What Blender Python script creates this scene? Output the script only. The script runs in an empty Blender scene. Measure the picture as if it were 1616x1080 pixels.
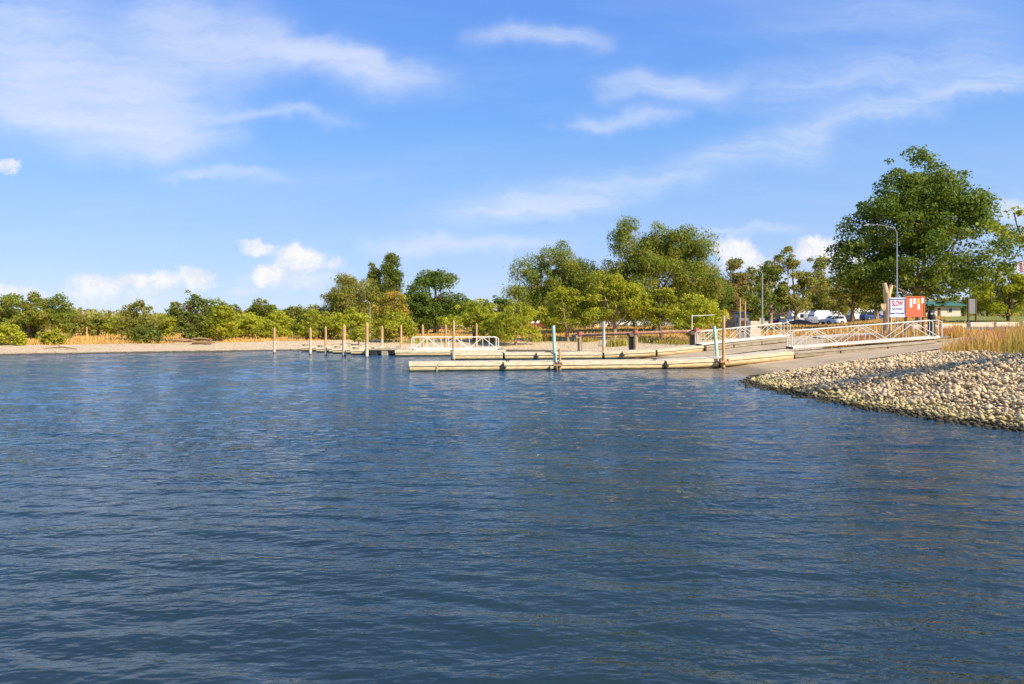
import bpy, math, random
import numpy as np
from mathutils import Vector, Matrix

random.seed(11)
rng = np.random.default_rng(11)
R = math.radians
SC = bpy.context.scene
COL = SC.collection

# ------------------------------------------------------------------ camera
CAMH = 2.8                      # eye height above the water (m)
F = 1077.0                      # focal length in photograph pixels
HX, HY = 808.0, 510.0           # principal column and horizon row of the photograph
cam_d = bpy.data.cameras.new("camera")
cam_d.sensor_width = 36.0
cam_d.lens = 36.0 * F / 1616.0
cam_d.shift_y = -(540.0 - HY) / 1616.0
cam_d.clip_start = 0.1
cam_d.clip_end = 9000.0
cam = bpy.data.objects.new("camera", cam_d)
COL.objects.link(cam)
cam.location = (0, 0, CAMH)
cam.rotation_euler = (R(90), 0, 0)
SC.camera = cam

# ------------------------------------------------------------------ light
SUN_EL = R(37)
SUN_AZ = R(132)                 # clockwise from +Y seen from above: right of and behind the camera
sd = Vector((math.sin(SUN_AZ) * math.cos(SUN_EL), math.cos(SUN_AZ) * math.cos(SUN_EL), math.sin(SUN_EL)))
sl = bpy.data.lights.new("sun", 'SUN')
sl.energy = 4.8
sl.angle = R(0.55)
sl.color = (1.0, 0.89, 0.70)
so = bpy.data.objects.new("sun", sl)
COL.objects.link(so)
so.rotation_euler = sd.to_track_quat('Z', 'Y').to_euler()
so.location = (40, -40, 60)

SC.view_settings.view_transform = 'Standard'
SC.view_settings.look = 'None'
SC.view_settings.gamma = 1.0
SC.view_settings.use_curve_mapping = False
SC.view_settings.exposure = 0.60
SC.cycles.use_denoising = True
SC.cycles.max_bounces = 6
SC.cycles.diffuse_bounces = 3
SC.cycles.transparent_max_bounces = 8
SC.cycles.caustics_reflective = False
SC.cycles.caustics_refractive = False
SC.cycles.sample_clamp_indirect = 4.0


class NT:
    """tiny node-tree writer"""
    def __init__(self, tree):
        self.t = tree
        self.n = tree.nodes
        self.l = tree.links

    def put(self, sock, v):
        if v is None:
            return
        if isinstance(v, bpy.types.NodeSocket):
            self.l.new(v, sock)
        else:
            sock.default_value = v

    def math(self, op, a, b=None, c=None, clamp=False):
        n = self.n.new('ShaderNodeMath')
        n.operation = op
        n.use_clamp = clamp
        self.put(n.inputs[0], a)
        if b is not None:
            self.put(n.inputs[1], b)
        if c is not None:
            self.put(n.inputs[2], c)
        return n.outputs[0]

    def sep(self, v):
        n = self.n.new('ShaderNodeSeparateXYZ')
        self.put(n.inputs[0], v)
        return n.outputs

    def comb(self, x, y, z=0.0):
        n = self.n.new('ShaderNodeCombineXYZ')
        self.put(n.inputs[0], x)
        self.put(n.inputs[1], y)
        self.put(n.inputs[2], z)
        return n.outputs[0]

    def mapping(self, v, scale=(1, 1, 1), rot=(0, 0, 0), loc=(0, 0, 0)):
        n = self.n.new('ShaderNodeMapping')
        self.put(n.inputs['Vector'], v)
        n.inputs['Scale'].default_value = scale
        n.inputs['Rotation'].default_value = rot
        n.inputs['Location'].default_value = loc
        return n.outputs[0]

    def noise(self, v, scale, detail=3.0, rough=0.5, dist=0.0, out='Fac'):
        n = self.n.new('ShaderNodeTexNoise')
        if v is not None:
            self.put(n.inputs['Vector'], v)
        n.inputs['Scale'].default_value = scale
        n.inputs['Detail'].default_value = detail
        n.inputs['Roughness'].default_value = rough
        n.inputs['Distortion'].default_value = dist
        return n.outputs[out]

    def voronoi(self, v, scale, out='Distance', feature='F1'):
        n = self.n.new('ShaderNodeTexVoronoi')
        n.feature = feature
        if v is not None:
            self.put(n.inputs['Vector'], v)
        n.inputs['Scale'].default_value = scale
        return n.outputs[out]

    def ss(self, v, lo, hi, a=0.0, b=1.0):
        n = self.n.new('ShaderNodeMapRange')
        n.interpolation_type = 'SMOOTHSTEP'
        self.put(n.inputs[0], v)
        self.put(n.inputs[1], lo)
        self.put(n.inputs[2], hi)
        self.put(n.inputs[3], a)
        self.put(n.inputs[4], b)
        return n.outputs[0]

    def ramp(self, v, stops):
        n = self.n.new('ShaderNodeValToRGB')
        self.put(n.inputs[0], v)
        e = n.color_ramp.elements
        while len(e) < len(stops):
            e.new(0.5)
        for i, (p, c) in enumerate(stops):
            e[i].position = p
            e[i].color = (*c, 1.0)
        return n.outputs[0]

    def mix(self, fac, a, b, mode='MIX'):
        n = self.n.new('ShaderNodeMix')
        n.data_type = 'RGBA'
        n.blend_type = mode
        self.put(n.inputs[0], fac)
        for s, v in ((n.inputs[6], a), (n.inputs[7], b)):
            if isinstance(v, tuple) and len(v) == 3:
                v = (*v, 1.0)
            self.put(s, v)
        return n.outputs[2]

    def attr(self, name, out='Fac'):
        n = self.n.new('ShaderNodeAttribute')
        n.attribute_name = name
        return n.outputs[out]

    def bump(self, h, strength=0.5, dist=0.1, normal=None):
        n = self.n.new('ShaderNodeBump')
        n.inputs['Strength'].default_value = strength
        n.inputs['Distance'].default_value = dist
        self.put(n.inputs['Height'], h)
        if normal is not None:
            self.put(n.inputs['Normal'], normal)
        return n.outputs[0]


# ------------------------------------------------------------------ sky
world = bpy.data.worlds.new("World")
SC.world = world
world.use_nodes = True
wt = NT(world.node_tree)
for n in list(wt.n):
    wt.n.remove(n)
SKY_STR = 0.10


def build_sky():
    t = wt
    out = t.n.new('ShaderNodeOutputWorld')
    bg = t.n.new('ShaderNodeBackground')
    bg.inputs['Strength'].default_value = SKY_STR
    t.l.new(bg.outputs[0], out.inputs[0])
    sky = t.n.new('ShaderNodeTexSky')
    sky.sky_type = 'NISHITA'
    sky.sun_disc = False
    sky.sun_elevation = SUN_EL
    sky.sun_rotation = SUN_AZ
    sky.altitude = 200
    sky.air_density = 1.0
    sky.dust_density = 0.4
    sky.ozone_density = 1.6
    tc = t.n.new('ShaderNodeTexCoord')
    d = tc.outputs['Generated']
    x, y, z = t.sep(d)[:]
    # compass-projected coordinates: unit = 0.093 rad, valid for the half of the sky ahead (north)
    ys = t.math('MAXIMUM', y, 0.12)
    a0 = t.math('MULTIPLY', t.math('DIVIDE', x, ys), 10.77)
    b0 = t.math('MULTIPLY', t.math('DIVIDE', z, ys), 10.77)
    P0 = t.comb(a0, b0, 0.0)
    # warp
    wn = t.noise(P0, 0.9, 4.0, 0.55, 0.0, 'Color')
    wv = t.n.new('ShaderNodeVectorMath'); wv.operation = 'SUBTRACT'
    t.put(wv.inputs[0], wn); wv.inputs[1].default_value = (0.5, 0.5, 0.5)
    ws = t.n.new('ShaderNodeVectorMath'); ws.operation = 'MULTIPLY'
    t.l.new(wv.outputs[0], ws.inputs[0]); ws.inputs[1].default_value = (1.5, 0.75, 0)
    wa = t.n.new('ShaderNodeVectorMath'); wa.operation = 'ADD'
    t.put(wa.inputs[0], P0); t.l.new(ws.outputs[0], wa.inputs[1])
    a, b = t.sep(wa.outputs[0])[:2]

    def stroke(x0, y0, x1, y1, w, s, softend=0.35, up=1.0):
        """soft streak between two sky points given in photograph pixels; w half width px"""
        ax, ay = (x0 - HX) / 100, (HY - y0) / 100
        bx, by = (x1 - HX) / 100, (HY - y1) / 100
        L = math.hypot(bx - ax, by - ay)
        ux, uy = (bx - ax) / L, (by - ay) / L
        dx = t.math('SUBTRACT', a, ax)
        dy = t.math('SUBTRACT', b, ay)
        al = t.math('DIVIDE', t.math('ADD', t.math('MULTIPLY', dx, ux), t.math('MULTIPLY', dy, uy)), L)
        pe = t.math('SUBTRACT', t.math('MULTIPLY', dy, ux), t.math('MULTIPLY', dx, uy))
        e = t.math('MULTIPLY', t.ss(al, -0.1, softend), t.ss(al, 1.1, 1.0 - softend))
        q = t.math('DIVIDE', pe, w / 100)
        g = t.math('EXPONENT', t.math('MULTIPLY', t.math('MULTIPLY', q, q), -1.0))
        return t.math('MULTIPLY', t.math('MULTIPLY', e, g), s)

    def add(lst):
        r = lst[0]
        for v in lst[1:]:
            r = t.math('ADD', r, v)
        return r

    left = add([
        stroke(-120, 100, 380, 165, 62, 0.75),
        stroke(-60, 175, 370, 215, 22, 0.60),
        stroke(180, 15, 470, 95, 48, 0.55),
        stroke(380, 60, 700, 125, 24, 0.80),
        stroke(-200, 30, 200, 30, 40, 0.35),
        stroke(60, 240, 340, 225, 22, 0.25),
        stroke(300, 180, 560, 185, 10, 0.25),
        stroke(240, 270, 460, 272, 9, 0.32),
        stroke(560, 395, 900, 385, 13, 0.50),
        stroke(740, 62, 980, 58, 15, 0.42),
        stroke(940, 128, 1180, 144, 19, 0.42),
        stroke(880, 192, 1080, 182, 12, 0.36),
    ])
    right = add([
        stroke(640, 350, 1080, 275, 22, 0.60),
        stroke(1000, 290, 1350, 205, 24, 0.36),
        stroke(1180, 225, 1720, 95, 19, 0.55),
        stroke(1150, 150, 1640, 85, 34, 0.34),
        stroke(760, 330, 980, 325, 12, 0.55),
        stroke(1050, 375, 1260, 366, 7, 0.45),
        stroke(1200, 30, 1640, 20, 30, 0.16),
        stroke(1540, 345, 1700, 325, 20, 0.5),
    ])
    sl_ = t.noise(t.mapping(wa.outputs[0], (0.55, 4.2, 1), (0, 0, R(9))), 1.3, 6.0, 0.62)
    sr_ = t.noise(t.mapping(wa.outputs[0], (0.5, 4.5, 1), (0, 0, R(-15))), 1.3, 6.0, 0.62)
    big = t.noise(P0, 0.45, 3.0, 0.5)
    cl = t.math('MULTIPLY', left, t.ss(sl_, 0.22, 0.70, 0.85, 1.7))
    cr = t.math('MULTIPLY', right, t.ss(sr_, 0.25, 0.70, 0.40, 1.2))
    # thin general veil, also over the part of the sky outside the picture
    vd = t.comb(t.math('DIVIDE', x, t.math('ADD', z, 0.25)), t.math('DIVIDE', y, t.math('ADD', z, 0.25)), 0.0)
    veil = t.noise(t.mapping(vd, (0.5, 1.7, 1), (0, 0, R(-14))), 1.6, 6.0, 0.6, 0.4)
    veil = t.ss(veil, 0.42, 0.85, 0.0, 0.38)
    front = t.ss(y, 0.12, 0.35)
    veil = t.math('MULTIPLY', veil, t.ss(front, 0.0, 1.0, 1.0, 0.40))
    cir = t.math('ADD', t.math('MULTIPLY', t.math('ADD', cl, cr), front), veil)
    cir = t.math('SUBTRACT', 1.0, t.math('EXPONENT', t.math('MULTIPLY', cir, -1.45)))

    # cumulus puffs low over the horizon
    cn = t.noise(P0, 2.6, 6.0, 0.62, 0.2, 'Color')
    cv = t.n.new('ShaderNodeVectorMath'); cv.operation = 'SUBTRACT'
    t.put(cv.inputs[0], cn); cv.inputs[1].default_value = (0.5, 0.5, 0.5)
    cs = t.n.new('ShaderNodeVectorMath'); cs.operation = 'MULTIPLY'
    t.l.new(cv.outputs[0], cs.inputs[0]); cs.inputs[1].default_value = (0.62, 0.50, 0)
    ca = t.n.new('ShaderNodeVectorMath'); ca.operation = 'ADD'
    t.put(ca.inputs[0], P0); t.l.new(cs.outputs[0], ca.inputs[1])
    a2, b2 = t.sep(ca.outputs[0])[:2]

    def puff(px, py, rx, ry, soft=0.55, s=1.0):
        dx = t.math('DIVIDE', t.math('SUBTRACT', a2, (px - HX) / 100), rx / 100)
        dy = t.math('DIVIDE', t.math('SUBTRACT', b2, (HY - py) / 100), ry / 100)
        r2 = t.math('SQRT', t.math('ADD', t.math('MULTIPLY', dx, dx), t.math('MULTIPLY', dy, dy)))
        return t.ss(r2, 1.25, soft, 0.0, s)

    def mx(lst):
        r = lst[0]
        for v in lst[1:]:
            r = t.math('MAXIMUM', r, v)
        return r
    cum = mx([
        puff(150, 460, 50, 26), puff(235, 447, 60, 20), puff(310, 443, 32, 22), puff(200, 480, 130, 24, 0.1, 0.7),
        puff(30, 466, 60, 17), puff(10, 262, 22, 10, 0.5, 0.8),
        puff(470, 410, 45, 25), puff(425, 433, 30, 20), puff(410, 391, 34, 11, 0.4, 0.85), puff(525, 415, 20, 12, 0.3, 0.7),
        puff(470, 440, 90, 22, 0.1, 0.6), puff(385, 455, 30, 8, 0.2, 0.6),
        puff(1162, 397, 34, 22), puff(1178, 415, 44, 18, 0.4, 0.9), puff(1290, 395, 42, 21), puff(1330, 415, 60, 22, 0.4, 0.9),
        puff(1240, 445, 120, 22, 0.1, 0.45), puff(1600, 330, 40, 18, 0.2, 0.5),
    ])
    cum = t.math('MULTIPLY', cum, t.ss(b0, 0.1, 0.75, 0.35, 1.0))
    # sky colour: deeper blue overhead, pale towards the horizon
    el = t.math('MAXIMUM', z, 0.0)
    tint = t.ramp(el, [(0.0, (0.86, 1.0, 1.12)), (0.12, (0.70, 0.96, 1.16)), (0.30, (0.56, 0.92, 1.30)), (1.0, (0.50, 0.88, 1.35))])
    base = t.mix(1.0, sky.outputs[0], tint, 'MULTIPLY')
    grad = t.ramp(el, [(0.0, (.38, .46, .61)), (0.078, (.31, .405, .63)), (0.19, (.215, .365, .63)), (0.277, (.145, .305, .645)), (0.42, (.108, .243, .62)), (1.0, (.07, .18, .54))])
    grad = t.mix(1.0, grad, (10.0, 10.0, 10.0), 'MULTIPLY')
    base = t.mix(0.8, base, grad)
    cshade = t.noise(P0, 3.2, 4.0, 0.6)
    cumc = t.mix(t.ss(cshade, 0.35, 0.65), (5.2, 5.5, 6.2), (6.6, 6.5, 6.45))
    c = t.mix(t.math('MULTIPLY', cir, 0.84), base, (5.2, 5.6, 6.6))
    c = t.mix(t.math('MULTIPLY', cum, 0.95), c, cumc)
    t.put(bg.inputs['Color'], c)


build_sky()
world.cycles.sampling_method = 'MANUAL'
world.cycles.sample_map_resolution = 512

# ------------------------------------------------------------------ helpers


def tag(o, label=None, cat=None, group=None, kind=None):
    if label: o["label"] = label
    if cat: o["category"] = cat
    if group: o["group"] = group
    if kind: o["kind"] = kind
    return o


def empty(name, loc, rz=0.0):
    o = bpy.data.objects.new(name, None)
    o.empty_display_size = 0.3
    COL.objects.link(o)
    o.location = loc
    o.rotation_euler = (0, 0, rz)
    return o


def link(name, me, parent=None, loc=None):
    o = bpy.data.objects.new(name, me)
    COL.objects.link(o)
    if parent is not None:
        o.parent = parent
    if loc is not None:
        o.location = loc
    return o


def kids(o):
    return [c for c in bpy.data.objects if c.parent == o]


def copy_tree(o, parent=None):
    c = o.copy()
    COL.objects.link(c)
    c.parent = parent
    for ch in o.children:
        copy_tree(ch, c)
    return c


class MB:
    def __init__(self):
        self.v = []
        self.f = []

    def poly(self, vs, fs):
        b = len(self.v)
        self.v += [tuple(p) for p in vs]
        self.f += [tuple(i + b for i in f) for f in fs]
        return self

    def box(self, c, s, rz=0.0, rx=0.0, ry=0.0, bev=0.0):
        m = Matrix.Rotation(rz, 3, 'Z') @ Matrix.Rotation(ry, 3, 'Y') @ Matrix.Rotation(rx, 3, 'X')
        hx, hy, hz = s[0] / 2, s[1] / 2, s[2] / 2
        if bev <= 0:
            vs = [(x, y, z) for x in (-hx, hx) for y in (-hy, hy) for z in (-hz, hz)]
            fs = [(0, 1, 3, 2), (4, 6, 7, 5), (0, 4, 5, 1), (2, 3, 7, 6), (0, 2, 6, 4), (1, 5, 7, 3)]
        else:
            e = bev
            ring = [(-hx + e, -hy), (hx - e, -hy), (hx, -hy + e), (hx, hy - e), (hx - e, hy), (-hx + e, hy), (-hx, hy - e), (-hx, -hy + e)]
            ins = [(x * (1 - e / hx), y * (1 - e / hy)) for x, y in ring]
            vs = [(x, y, -hz) for x, y in ins] + [(x, y, -hz + e) for x, y in ring] + [(x, y, hz - e) for x, y in ring] + [(x, y, hz) for x, y in ins]
            fs = [tuple(range(7, -1, -1)), tuple(range(24, 32))]
            for k in range(3):
                for i in range(8):
                    j = (i + 1) % 8
                    fs.append((k * 8 + i, k * 8 + j, k * 8 + 8 + j, k * 8 + 8 + i))
        return self.poly([Vector(c) + m @ Vector(p) for p in vs], fs)

    def tube(self, pts, rad, n=8, caps=True):
        pts = [Vector(p) for p in pts]
        if not hasattr(rad, '__len__'):
            rad = [rad] * len(pts)
        vs, fs = [], []
        up = None
        for i, p in enumerate(pts):
            if i == 0: d = pts[1] - p
            elif i == len(pts) - 1: d = p - pts[i - 1]
            else: d = pts[i + 1] - pts[i - 1]
            d.normalize()
            if up is None:
                up = Vector((0, 0, 1)) if abs(d.z) < 0.9 else Vector((1, 0, 0))
            a = d.cross(up).normalized()
            bb = a.cross(d).normalized()
            up = bb
            for k in range(n):
                an = 2 * math.pi * (k + 0.5) / n
                vs.append(p + a * math.cos(an) * rad[i] + bb * math.sin(an) * rad[i])
        for i in range(len(pts) - 1):
            for k in range(n):
                j = (k + 1) % n
                fs.append((i * n + k, i * n + j, (i + 1) * n + j, (i + 1) * n + k))
        if caps:
            fs.append(tuple(range(n)))
            fs.append(tuple(reversed([(len(pts) - 1) * n + k for k in range(n)])))
        return self.poly(vs, fs)

    def prism(self, prof, y0, y1, axis='y'):
        """closed 2-D profile (x,z) extruded along y"""
        n = len(prof)
        vs = [(x, y0, z) for x, z in prof] + [(x, y1, z) for x, z in prof]
        fs = [tuple(range(n)), tuple(reversed(range(n, 2 * n)))]
        for i in range(n):
            j = (i + 1) % n
            fs.append((i, n + i, n + j, j))
        return self.poly(vs, fs)

    def mesh(self, name, mat, smooth=False):
        me = bpy.data.meshes.new(name)
        me.from_pydata(self.v, [], self.f)
        me.update()
        import bmesh
        bm = bmesh.new(); bm.from_mesh(me)
        bmesh.ops.recalc_face_normals(bm, faces=bm.faces)
        bm.to_mesh(me); bm.free()
        if mat: me.materials.append(mat)
        if smooth:
            me.polygons.foreach_set('use_smooth', [True] * len(me.polygons))
            me.set_sharp_from_angle(angle=R(40))
        return me

    def build(self, name, mat, parent=None, loc=None, smooth=False):
        return link(name, self.mesh(name, mat, smooth), parent, loc)


def np_mesh(name, verts, faces, mat, smooth=False, attrs=None):
    """verts (n,3), faces (m,k) uniform polygon size"""
    me = bpy.data.meshes.new(name)
    k = faces.shape[1]
    me.vertices.add(len(verts))
    me.vertices.foreach_set('co', np.ascontiguousarray(verts, dtype=np.float32).ravel())
    me.loops.add(faces.size)
    me.loops.foreach_set('vertex_index', np.ascontiguousarray(faces, dtype=np.int32).ravel())
    me.polygons.add(len(faces))
    me.polygons.foreach_set('loop_start', np.arange(0, faces.size, k, dtype=np.int32))
    if attrs:
        for an, av in attrs.items():
            at = me.attributes.new(an, 'FLOAT', 'POINT')
            at.data.foreach_set('value', np.ascontiguousarray(av, dtype=np.float32))
    me.update(calc_edges=True)
    me.validate()
    if mat: me.materials.append(mat)
    if smooth:
        me.polygons.foreach_set('use_smooth', np.ones(len(faces), dtype=bool))
    return me


# ------------------------------------------------------------------ terrain height
SHORE = [(-400, 10), (-200, 36), (-60, 55), (-44, 58.6), (-34.0, 63.6), (-22.0, 69), (-10.7, 71.5), (2.7, 68), (5.7, 65), (9.0, 61.5),
         (10.5, 56), (10.8, 50), (12.4, 46), (13.6, 41), (13.4, 37), (12.3, 34.6), (11.0, 32.6), (10.7, 30.5), (11.05, 26.9),
         (11.6, 21.9), (12.4, 19.1), (13.2, 17.6), (16.5, 11), (30, -8), (60, -60)]
# profile weights: left beach, centre beach, ramp, riprap
PW = [(1, 0, 0, 0)] * 5 + [(.75, .25, 0, 0), (.45, .55, 0, 0), (0, 1, 0, 0), (0, 1, 0, 0), (0, .8, .2, 0)] + \
     [(0, 0, 1, 0)] * 5 + [(0, 0, .5, .5)] + [(0, 0, 0, 1)] * 9
PROF = [
    ([-40, 0, 14, 30, 80, 300, 2000], [-3.5, 0, .55, .80, 1.05, 1.6, 5]),
    ([-40, 0, 12, 30, 60, 120, 300, 2000], [-4, 0, .95, 2.1, 2.8, 3.3, 4, 6]),
    ([-40, 0, 11, 17, 30, 60, 120, 2000], [-4, 0, 1.28, 1.95, 2.5, 2.9, 3.4, 6]),
    ([-40, 0, 3, 7.5, 12, 20, 60, 120, 2000], [-6, 0, .80, 1.62, 1.95, 2.4, 2.9, 3.4, 6]),
]
SH = np.array(SHORE, float)
PWA = np.array(PW, float)


def smst(x, a, b):
    t = np.clip((x - a) / (b - a), 0, 1)
    return t * t * (3 - 2 * t)


def vnoise(x, y, seed=0):
    """cheap smooth pseudo noise in -1..1"""
    r = np.random.default_rng(seed)
    o = np.zeros_like(x, dtype=float)
    for k in range(7):
        a = r.uniform(0, 2 * np.pi); f = r.uniform(0.5, 1.6); p = r.uniform(0, 6.28)
        o += np.sin((x * np.cos(a) + y * np.sin(a)) * f * 2 + p + 1.3 * np.sin((x * np.sin(a) - y * np.cos(a)) * f + p * 2))
    return o / 7 * 1.5


def ground_info(X, Y):
    X = np.asarray(X, float); Y = np.asarray(Y, float)
    shp = X.shape
    x = X.ravel(); y = Y.ravel()
    best = np.full(x.shape, 1e9)
    W = np.zeros((len(x), 4)); WS = np.zeros(len(x))
    for i in range(len(SH) - 1):
        p, q = SH[i], SH[i + 1]
        d = q - p; L2 = d @ d
        t = np.clip(((x - p[0]) * d[0] + (y - p[1]) * d[1]) / L2, 0, 1)
        dd = np.hypot(x - p[0] - t * d[0], y - p[1] - t * d[1])
        best = np.minimum(best, dd)
        w = math.sqrt(L2) / (dd + 0.8) ** 4
        W += w[:, None] * (PWA[i][None] * (1 - t)[:, None] + PWA[i + 1][None] * t[:, None])
        WS += w
    W /= WS[:, None]
    poly = np.vstack([SH, [(60, -400), (-400, -400)]])
    inside = np.zeros(len(x), bool)
    j = len(poly) - 1
    for i in range(len(poly)):
        xi, yi = poly[i]; xj, yj = poly[j]
        c = ((yi > y) != (yj > y))
        with np.errstate(divide='ignore', invalid='ignore'):
            xx = (xj - xi) * (y - yi) / (yj - yi + 1e-12) + xi
        inside ^= c & (x < xx)
        j = i
    s = np.where(inside, -best, best)
    s = s + 0.22 * vnoise(x * 0.8, y * 0.8, 3) * smst(np.abs(s), -1, 3) + 0.10 * vnoise(x * 2.7, y * 2.7, 5) * (W[:, 3] + .3)
    z = np.zeros(len(x))
    for k, (a, b) in enumerate(PROF):
        z += W[:, k] * np.interp(s, a, b)
    u = x / np.maximum(y, 1)
    z += 1.35 * smst(u, 0.44, 0.60) * smst(y, 55, 115)
    lw = smst(u, -0.05, -0.34) * smst(y, 40, 90) * smst(s, 20, 60)
    z = z * (1 - lw) + lw * np.interp(s, PROF[0][0], PROF[0][1])
    z += 0.05 * vnoise(x * 0.15, y * 0.15, 9) * smst(s, 3, 15)
    return z.reshape(shp), s.reshape(shp), W.reshape(shp + (4,))


def gz(x, y):
    return float(ground_info(np.array([x]), np.array([y]))[0][0])


def at(px, D, py=None):
    """world point seen at photograph column px, at distance D; on the ground unless a row is given"""
    X = (px - HX) / F * D
    z = gz(X, D) if py is None else CAMH + (HY - py) / F * D
    return Vector((X, D, z))


def hgt(py, D):
    return CAMH + (HY - py) / F * D


def wl(py):
    return CAMH * F / (py - HY)


# ------------------------------------------------------------------ materials
def newmat(name):
    m = bpy.data.materials.new(name)
    m.use_nodes = True
    t = NT(m.node_tree)
    for n in list(t.n):
        t.n.remove(n)
    out = t.n.new('ShaderNodeOutputMaterial')
    b = t.n.new('ShaderNodeBsdfPrincipled')
    t.l.new(b.outputs[0], out.inputs[0])
    return m, t, b, out


def plain(name, col, rough=0.6, metal=0.0, var=0.12, scale=6.0, bump=0.0, dirt=None, dirt_amt=0.4):
    m, t, b, out = newmat(name)
    tc = t.n.new('ShaderNodeTexCoord')
    P = tc.outputs['Object']
    n1 = t.noise(P, scale, 5.0, 0.6)
    lo = tuple(c * (1 - var) for c in col); hi = tuple(min(1, c * (1 + var)) for c in col)
    c = t.mix(t.ss(n1, 0.3, 0.7), lo, hi)
    if dirt:
        n2 = t.noise(P, scale * 0.35, 6.0, 0.7)
        c = t.mix(t.ss(n2, 0.5, 0.72, 0.0, dirt_amt), c, dirt)
    t.put(b.inputs['Base Color'], c)
    b.inputs['Roughness'].default_value = rough
    b.inputs['Metallic'].default_value = metal
    if rough > .75: b.inputs['Specular IOR Level'].default_value = .15
    if bump:
        t.put(b.inputs['Normal'], t.bump(t.noise(P, scale * 4, 4.0, 0.6), bump, 0.02))
    return m


def wood(name, col, dark, rough=0.8, axis='z', dirt_amt=.5):
    m, t, b, out = newmat(name)
    tc = t.n.new('ShaderNodeTexCoord')
    sc = {'z': (9, 9, 0.7), 'x': (0.7, 9, 9)}[axis]
    P = t.mapping(tc.outputs['Object'], sc)
    n1 = t.noise(P, 1.6, 6.0, 0.65, 0.4)
    n2 = t.noise(tc.outputs['Object'], 1.1, 5.0, 0.6)
    c = t.mix(t.ss(n1, 0.35, 0.68), dark, col)
    c = t.mix(t.ss(n2, 0.48, 0.75, 0, dirt_amt), c, dark)
    t.put(b.inputs['Base Color'], c)
    b.inputs['Roughness'].default_value = rough
    t.put(b.inputs['Normal'], t.bump(n1, 0.4, 0.02))
    return m


M = {}
M['white_metal'] = plain('white_metal', (0.76, 0.73, 0.64), 0.45, var=.05, dirt=(.50, .42, .30), dirt_amt=.35)
M['cream_float'] = wood('cream_float', (0.80, 0.65, 0.36), (0.52, 0.36, 0.16), .55, 'x', .3)
M['deck_board'] = wood('deck_board', (0.80, 0.70, 0.48), (0.52, 0.42, 0.26), .8, 'x', .3)
M['grey_float'] = plain('grey_float', (0.40, 0.33, 0.23), .85, var=.2, scale=3, dirt=(.16, .13, .10))
M['black'] = plain('black_rubber', (0.02, 0.02, 0.02), .7)
M['dark_wood'] = wood('dark_wood', (0.24, 0.17, 0.10), (0.09, 0.06, 0.035))
M['pile_wood'] = wood('pile_wood', (0.68, 0.44, 0.20), (0.42, 0.24, 0.10))
M['pile_white'] = plain('pile_white', (0.60, 0.49, 0.33), .7, var=.15, dirt=(.50, .32, .15), dirt_amt=.8)
M['pile_teal'] = plain('pile_teal', (0.40, 0.62, 0.47), .6, var=.12, scale=2.5, dirt=(.62, .60, .48), dirt_amt=.6)
M['pile_grey'] = plain('pile_grey', (0.50, 0.46, 0.40), .6, var=.2, scale=2.5, dirt=(.45, .22, .08), dirt_amt=.6)
M['rust'] = plain('rust', (0.50, 0.27, 0.16), .8, var=.3, scale=3, dirt=(.42, .24, .14), bump=.3)
M['rust_red'] = plain('rust_red', (0.45, 0.15, 0.09), .7, var=.2)
M['timber'] = wood('timber', (0.66, 0.48, 0.28), (0.24, 0.16, 0.09))
M['concrete'] = plain('concrete', (0.50, 0.405, 0.28), .9, var=.12, scale=2, dirt=(.34, .29, .22), bump=.2)
M['pale_concrete'] = plain('pale_concrete', (0.60, 0.50, 0.37), .9, var=.1, scale=2, dirt=(.45, .36, .26), bump=.2)
M['asphalt'] = plain('asphalt', (0.17, 0.16, 0.15), .9, var=.18, scale=.7, dirt=(.28, .24, .18), bump=.2)
M['galv'] = plain('galvanised', (0.42, 0.43, 0.43), .4, .6)
M['bark'] = wood('bark', (0.30, 0.20, 0.12), (0.10, 0.065, 0.04), .95)
M['bark_pale'] = wood('bark_pale', (0.50, 0.38, 0.24), (0.24, 0.16, 0.09), .95)
M['bark_grey'] = wood('bark_grey', (0.20, 0.15, 0.11), (0.08, 0.06, 0.045), .95)
M['stump'] = wood('stump_wood', (0.68, 0.54, 0.34), (0.40, 0.27, 0.13), .9, 'z', .25)
M['sign_white'] = plain('sign_white', (0.66, 0.69, 0.80), .5, var=.04)
M['navy'] = plain('navy_paint', (0.02, 0.03, 0.12), .5)
M['sign_red'] = plain('sign_red', (0.45, 0.02, 0.04), .5)
M['sign_grey'] = plain('sign_grey_letter', (0.22, 0.25, 0.32), .5)
M['orange'] = plain('orange_board', (0.62, 0.13, 0.045), .6, var=.08)
M['paper'] = plain('paper', (0.78, 0.78, 0.76), .7, var=.03)
M['yellow_paper'] = plain('yellow_paper', (0.80, 0.45, 0.08), .7, var=.03)
M['post_dark'] = plain('dark_post', (0.05, 0.03, 0.025), .7)
M['panel_grey'] = plain('grey_panel', (0.20, 0.21, 0.19), .6)
M['glass'] = plain('dark_glass', (0.02, 0.025, 0.03), .08, var=.0)
M['car_white'] = plain('white_paint', (0.78, 0.78, 0.78), .3, var=.02)
M['car_silver'] = plain('silver_paint', (0.45, 0.46, 0.48), .3, .3, var=.02)
M['car_blue'] = plain('blue_paint', (0.03, 0.06, 0.20), .3, var=.02)
M['car_dark'] = plain('dark_paint', (0.03, 0.035, 0.045), .3, var=.02)
M['car_red'] = plain('red_paint', (0.30, 0.03, 0.06), .3, var=.02)
M['tyre'] = plain('tyre', (0.02, 0.02, 0.02), .8)
M['rim'] = plain('rim', (0.45, 0.45, 0.45), .35, .7)
M['light_lens'] = plain('lamp_lens', (0.75, 0.74, 0.70), .2)
M['tail_red'] = plain('tail_red', (0.4, 0.02, 0.02), .3)
M['wall_tan'] = plain('tan_block_wall', (0.46, 0.28, 0.16), .85, var=.1, scale=2)
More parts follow.
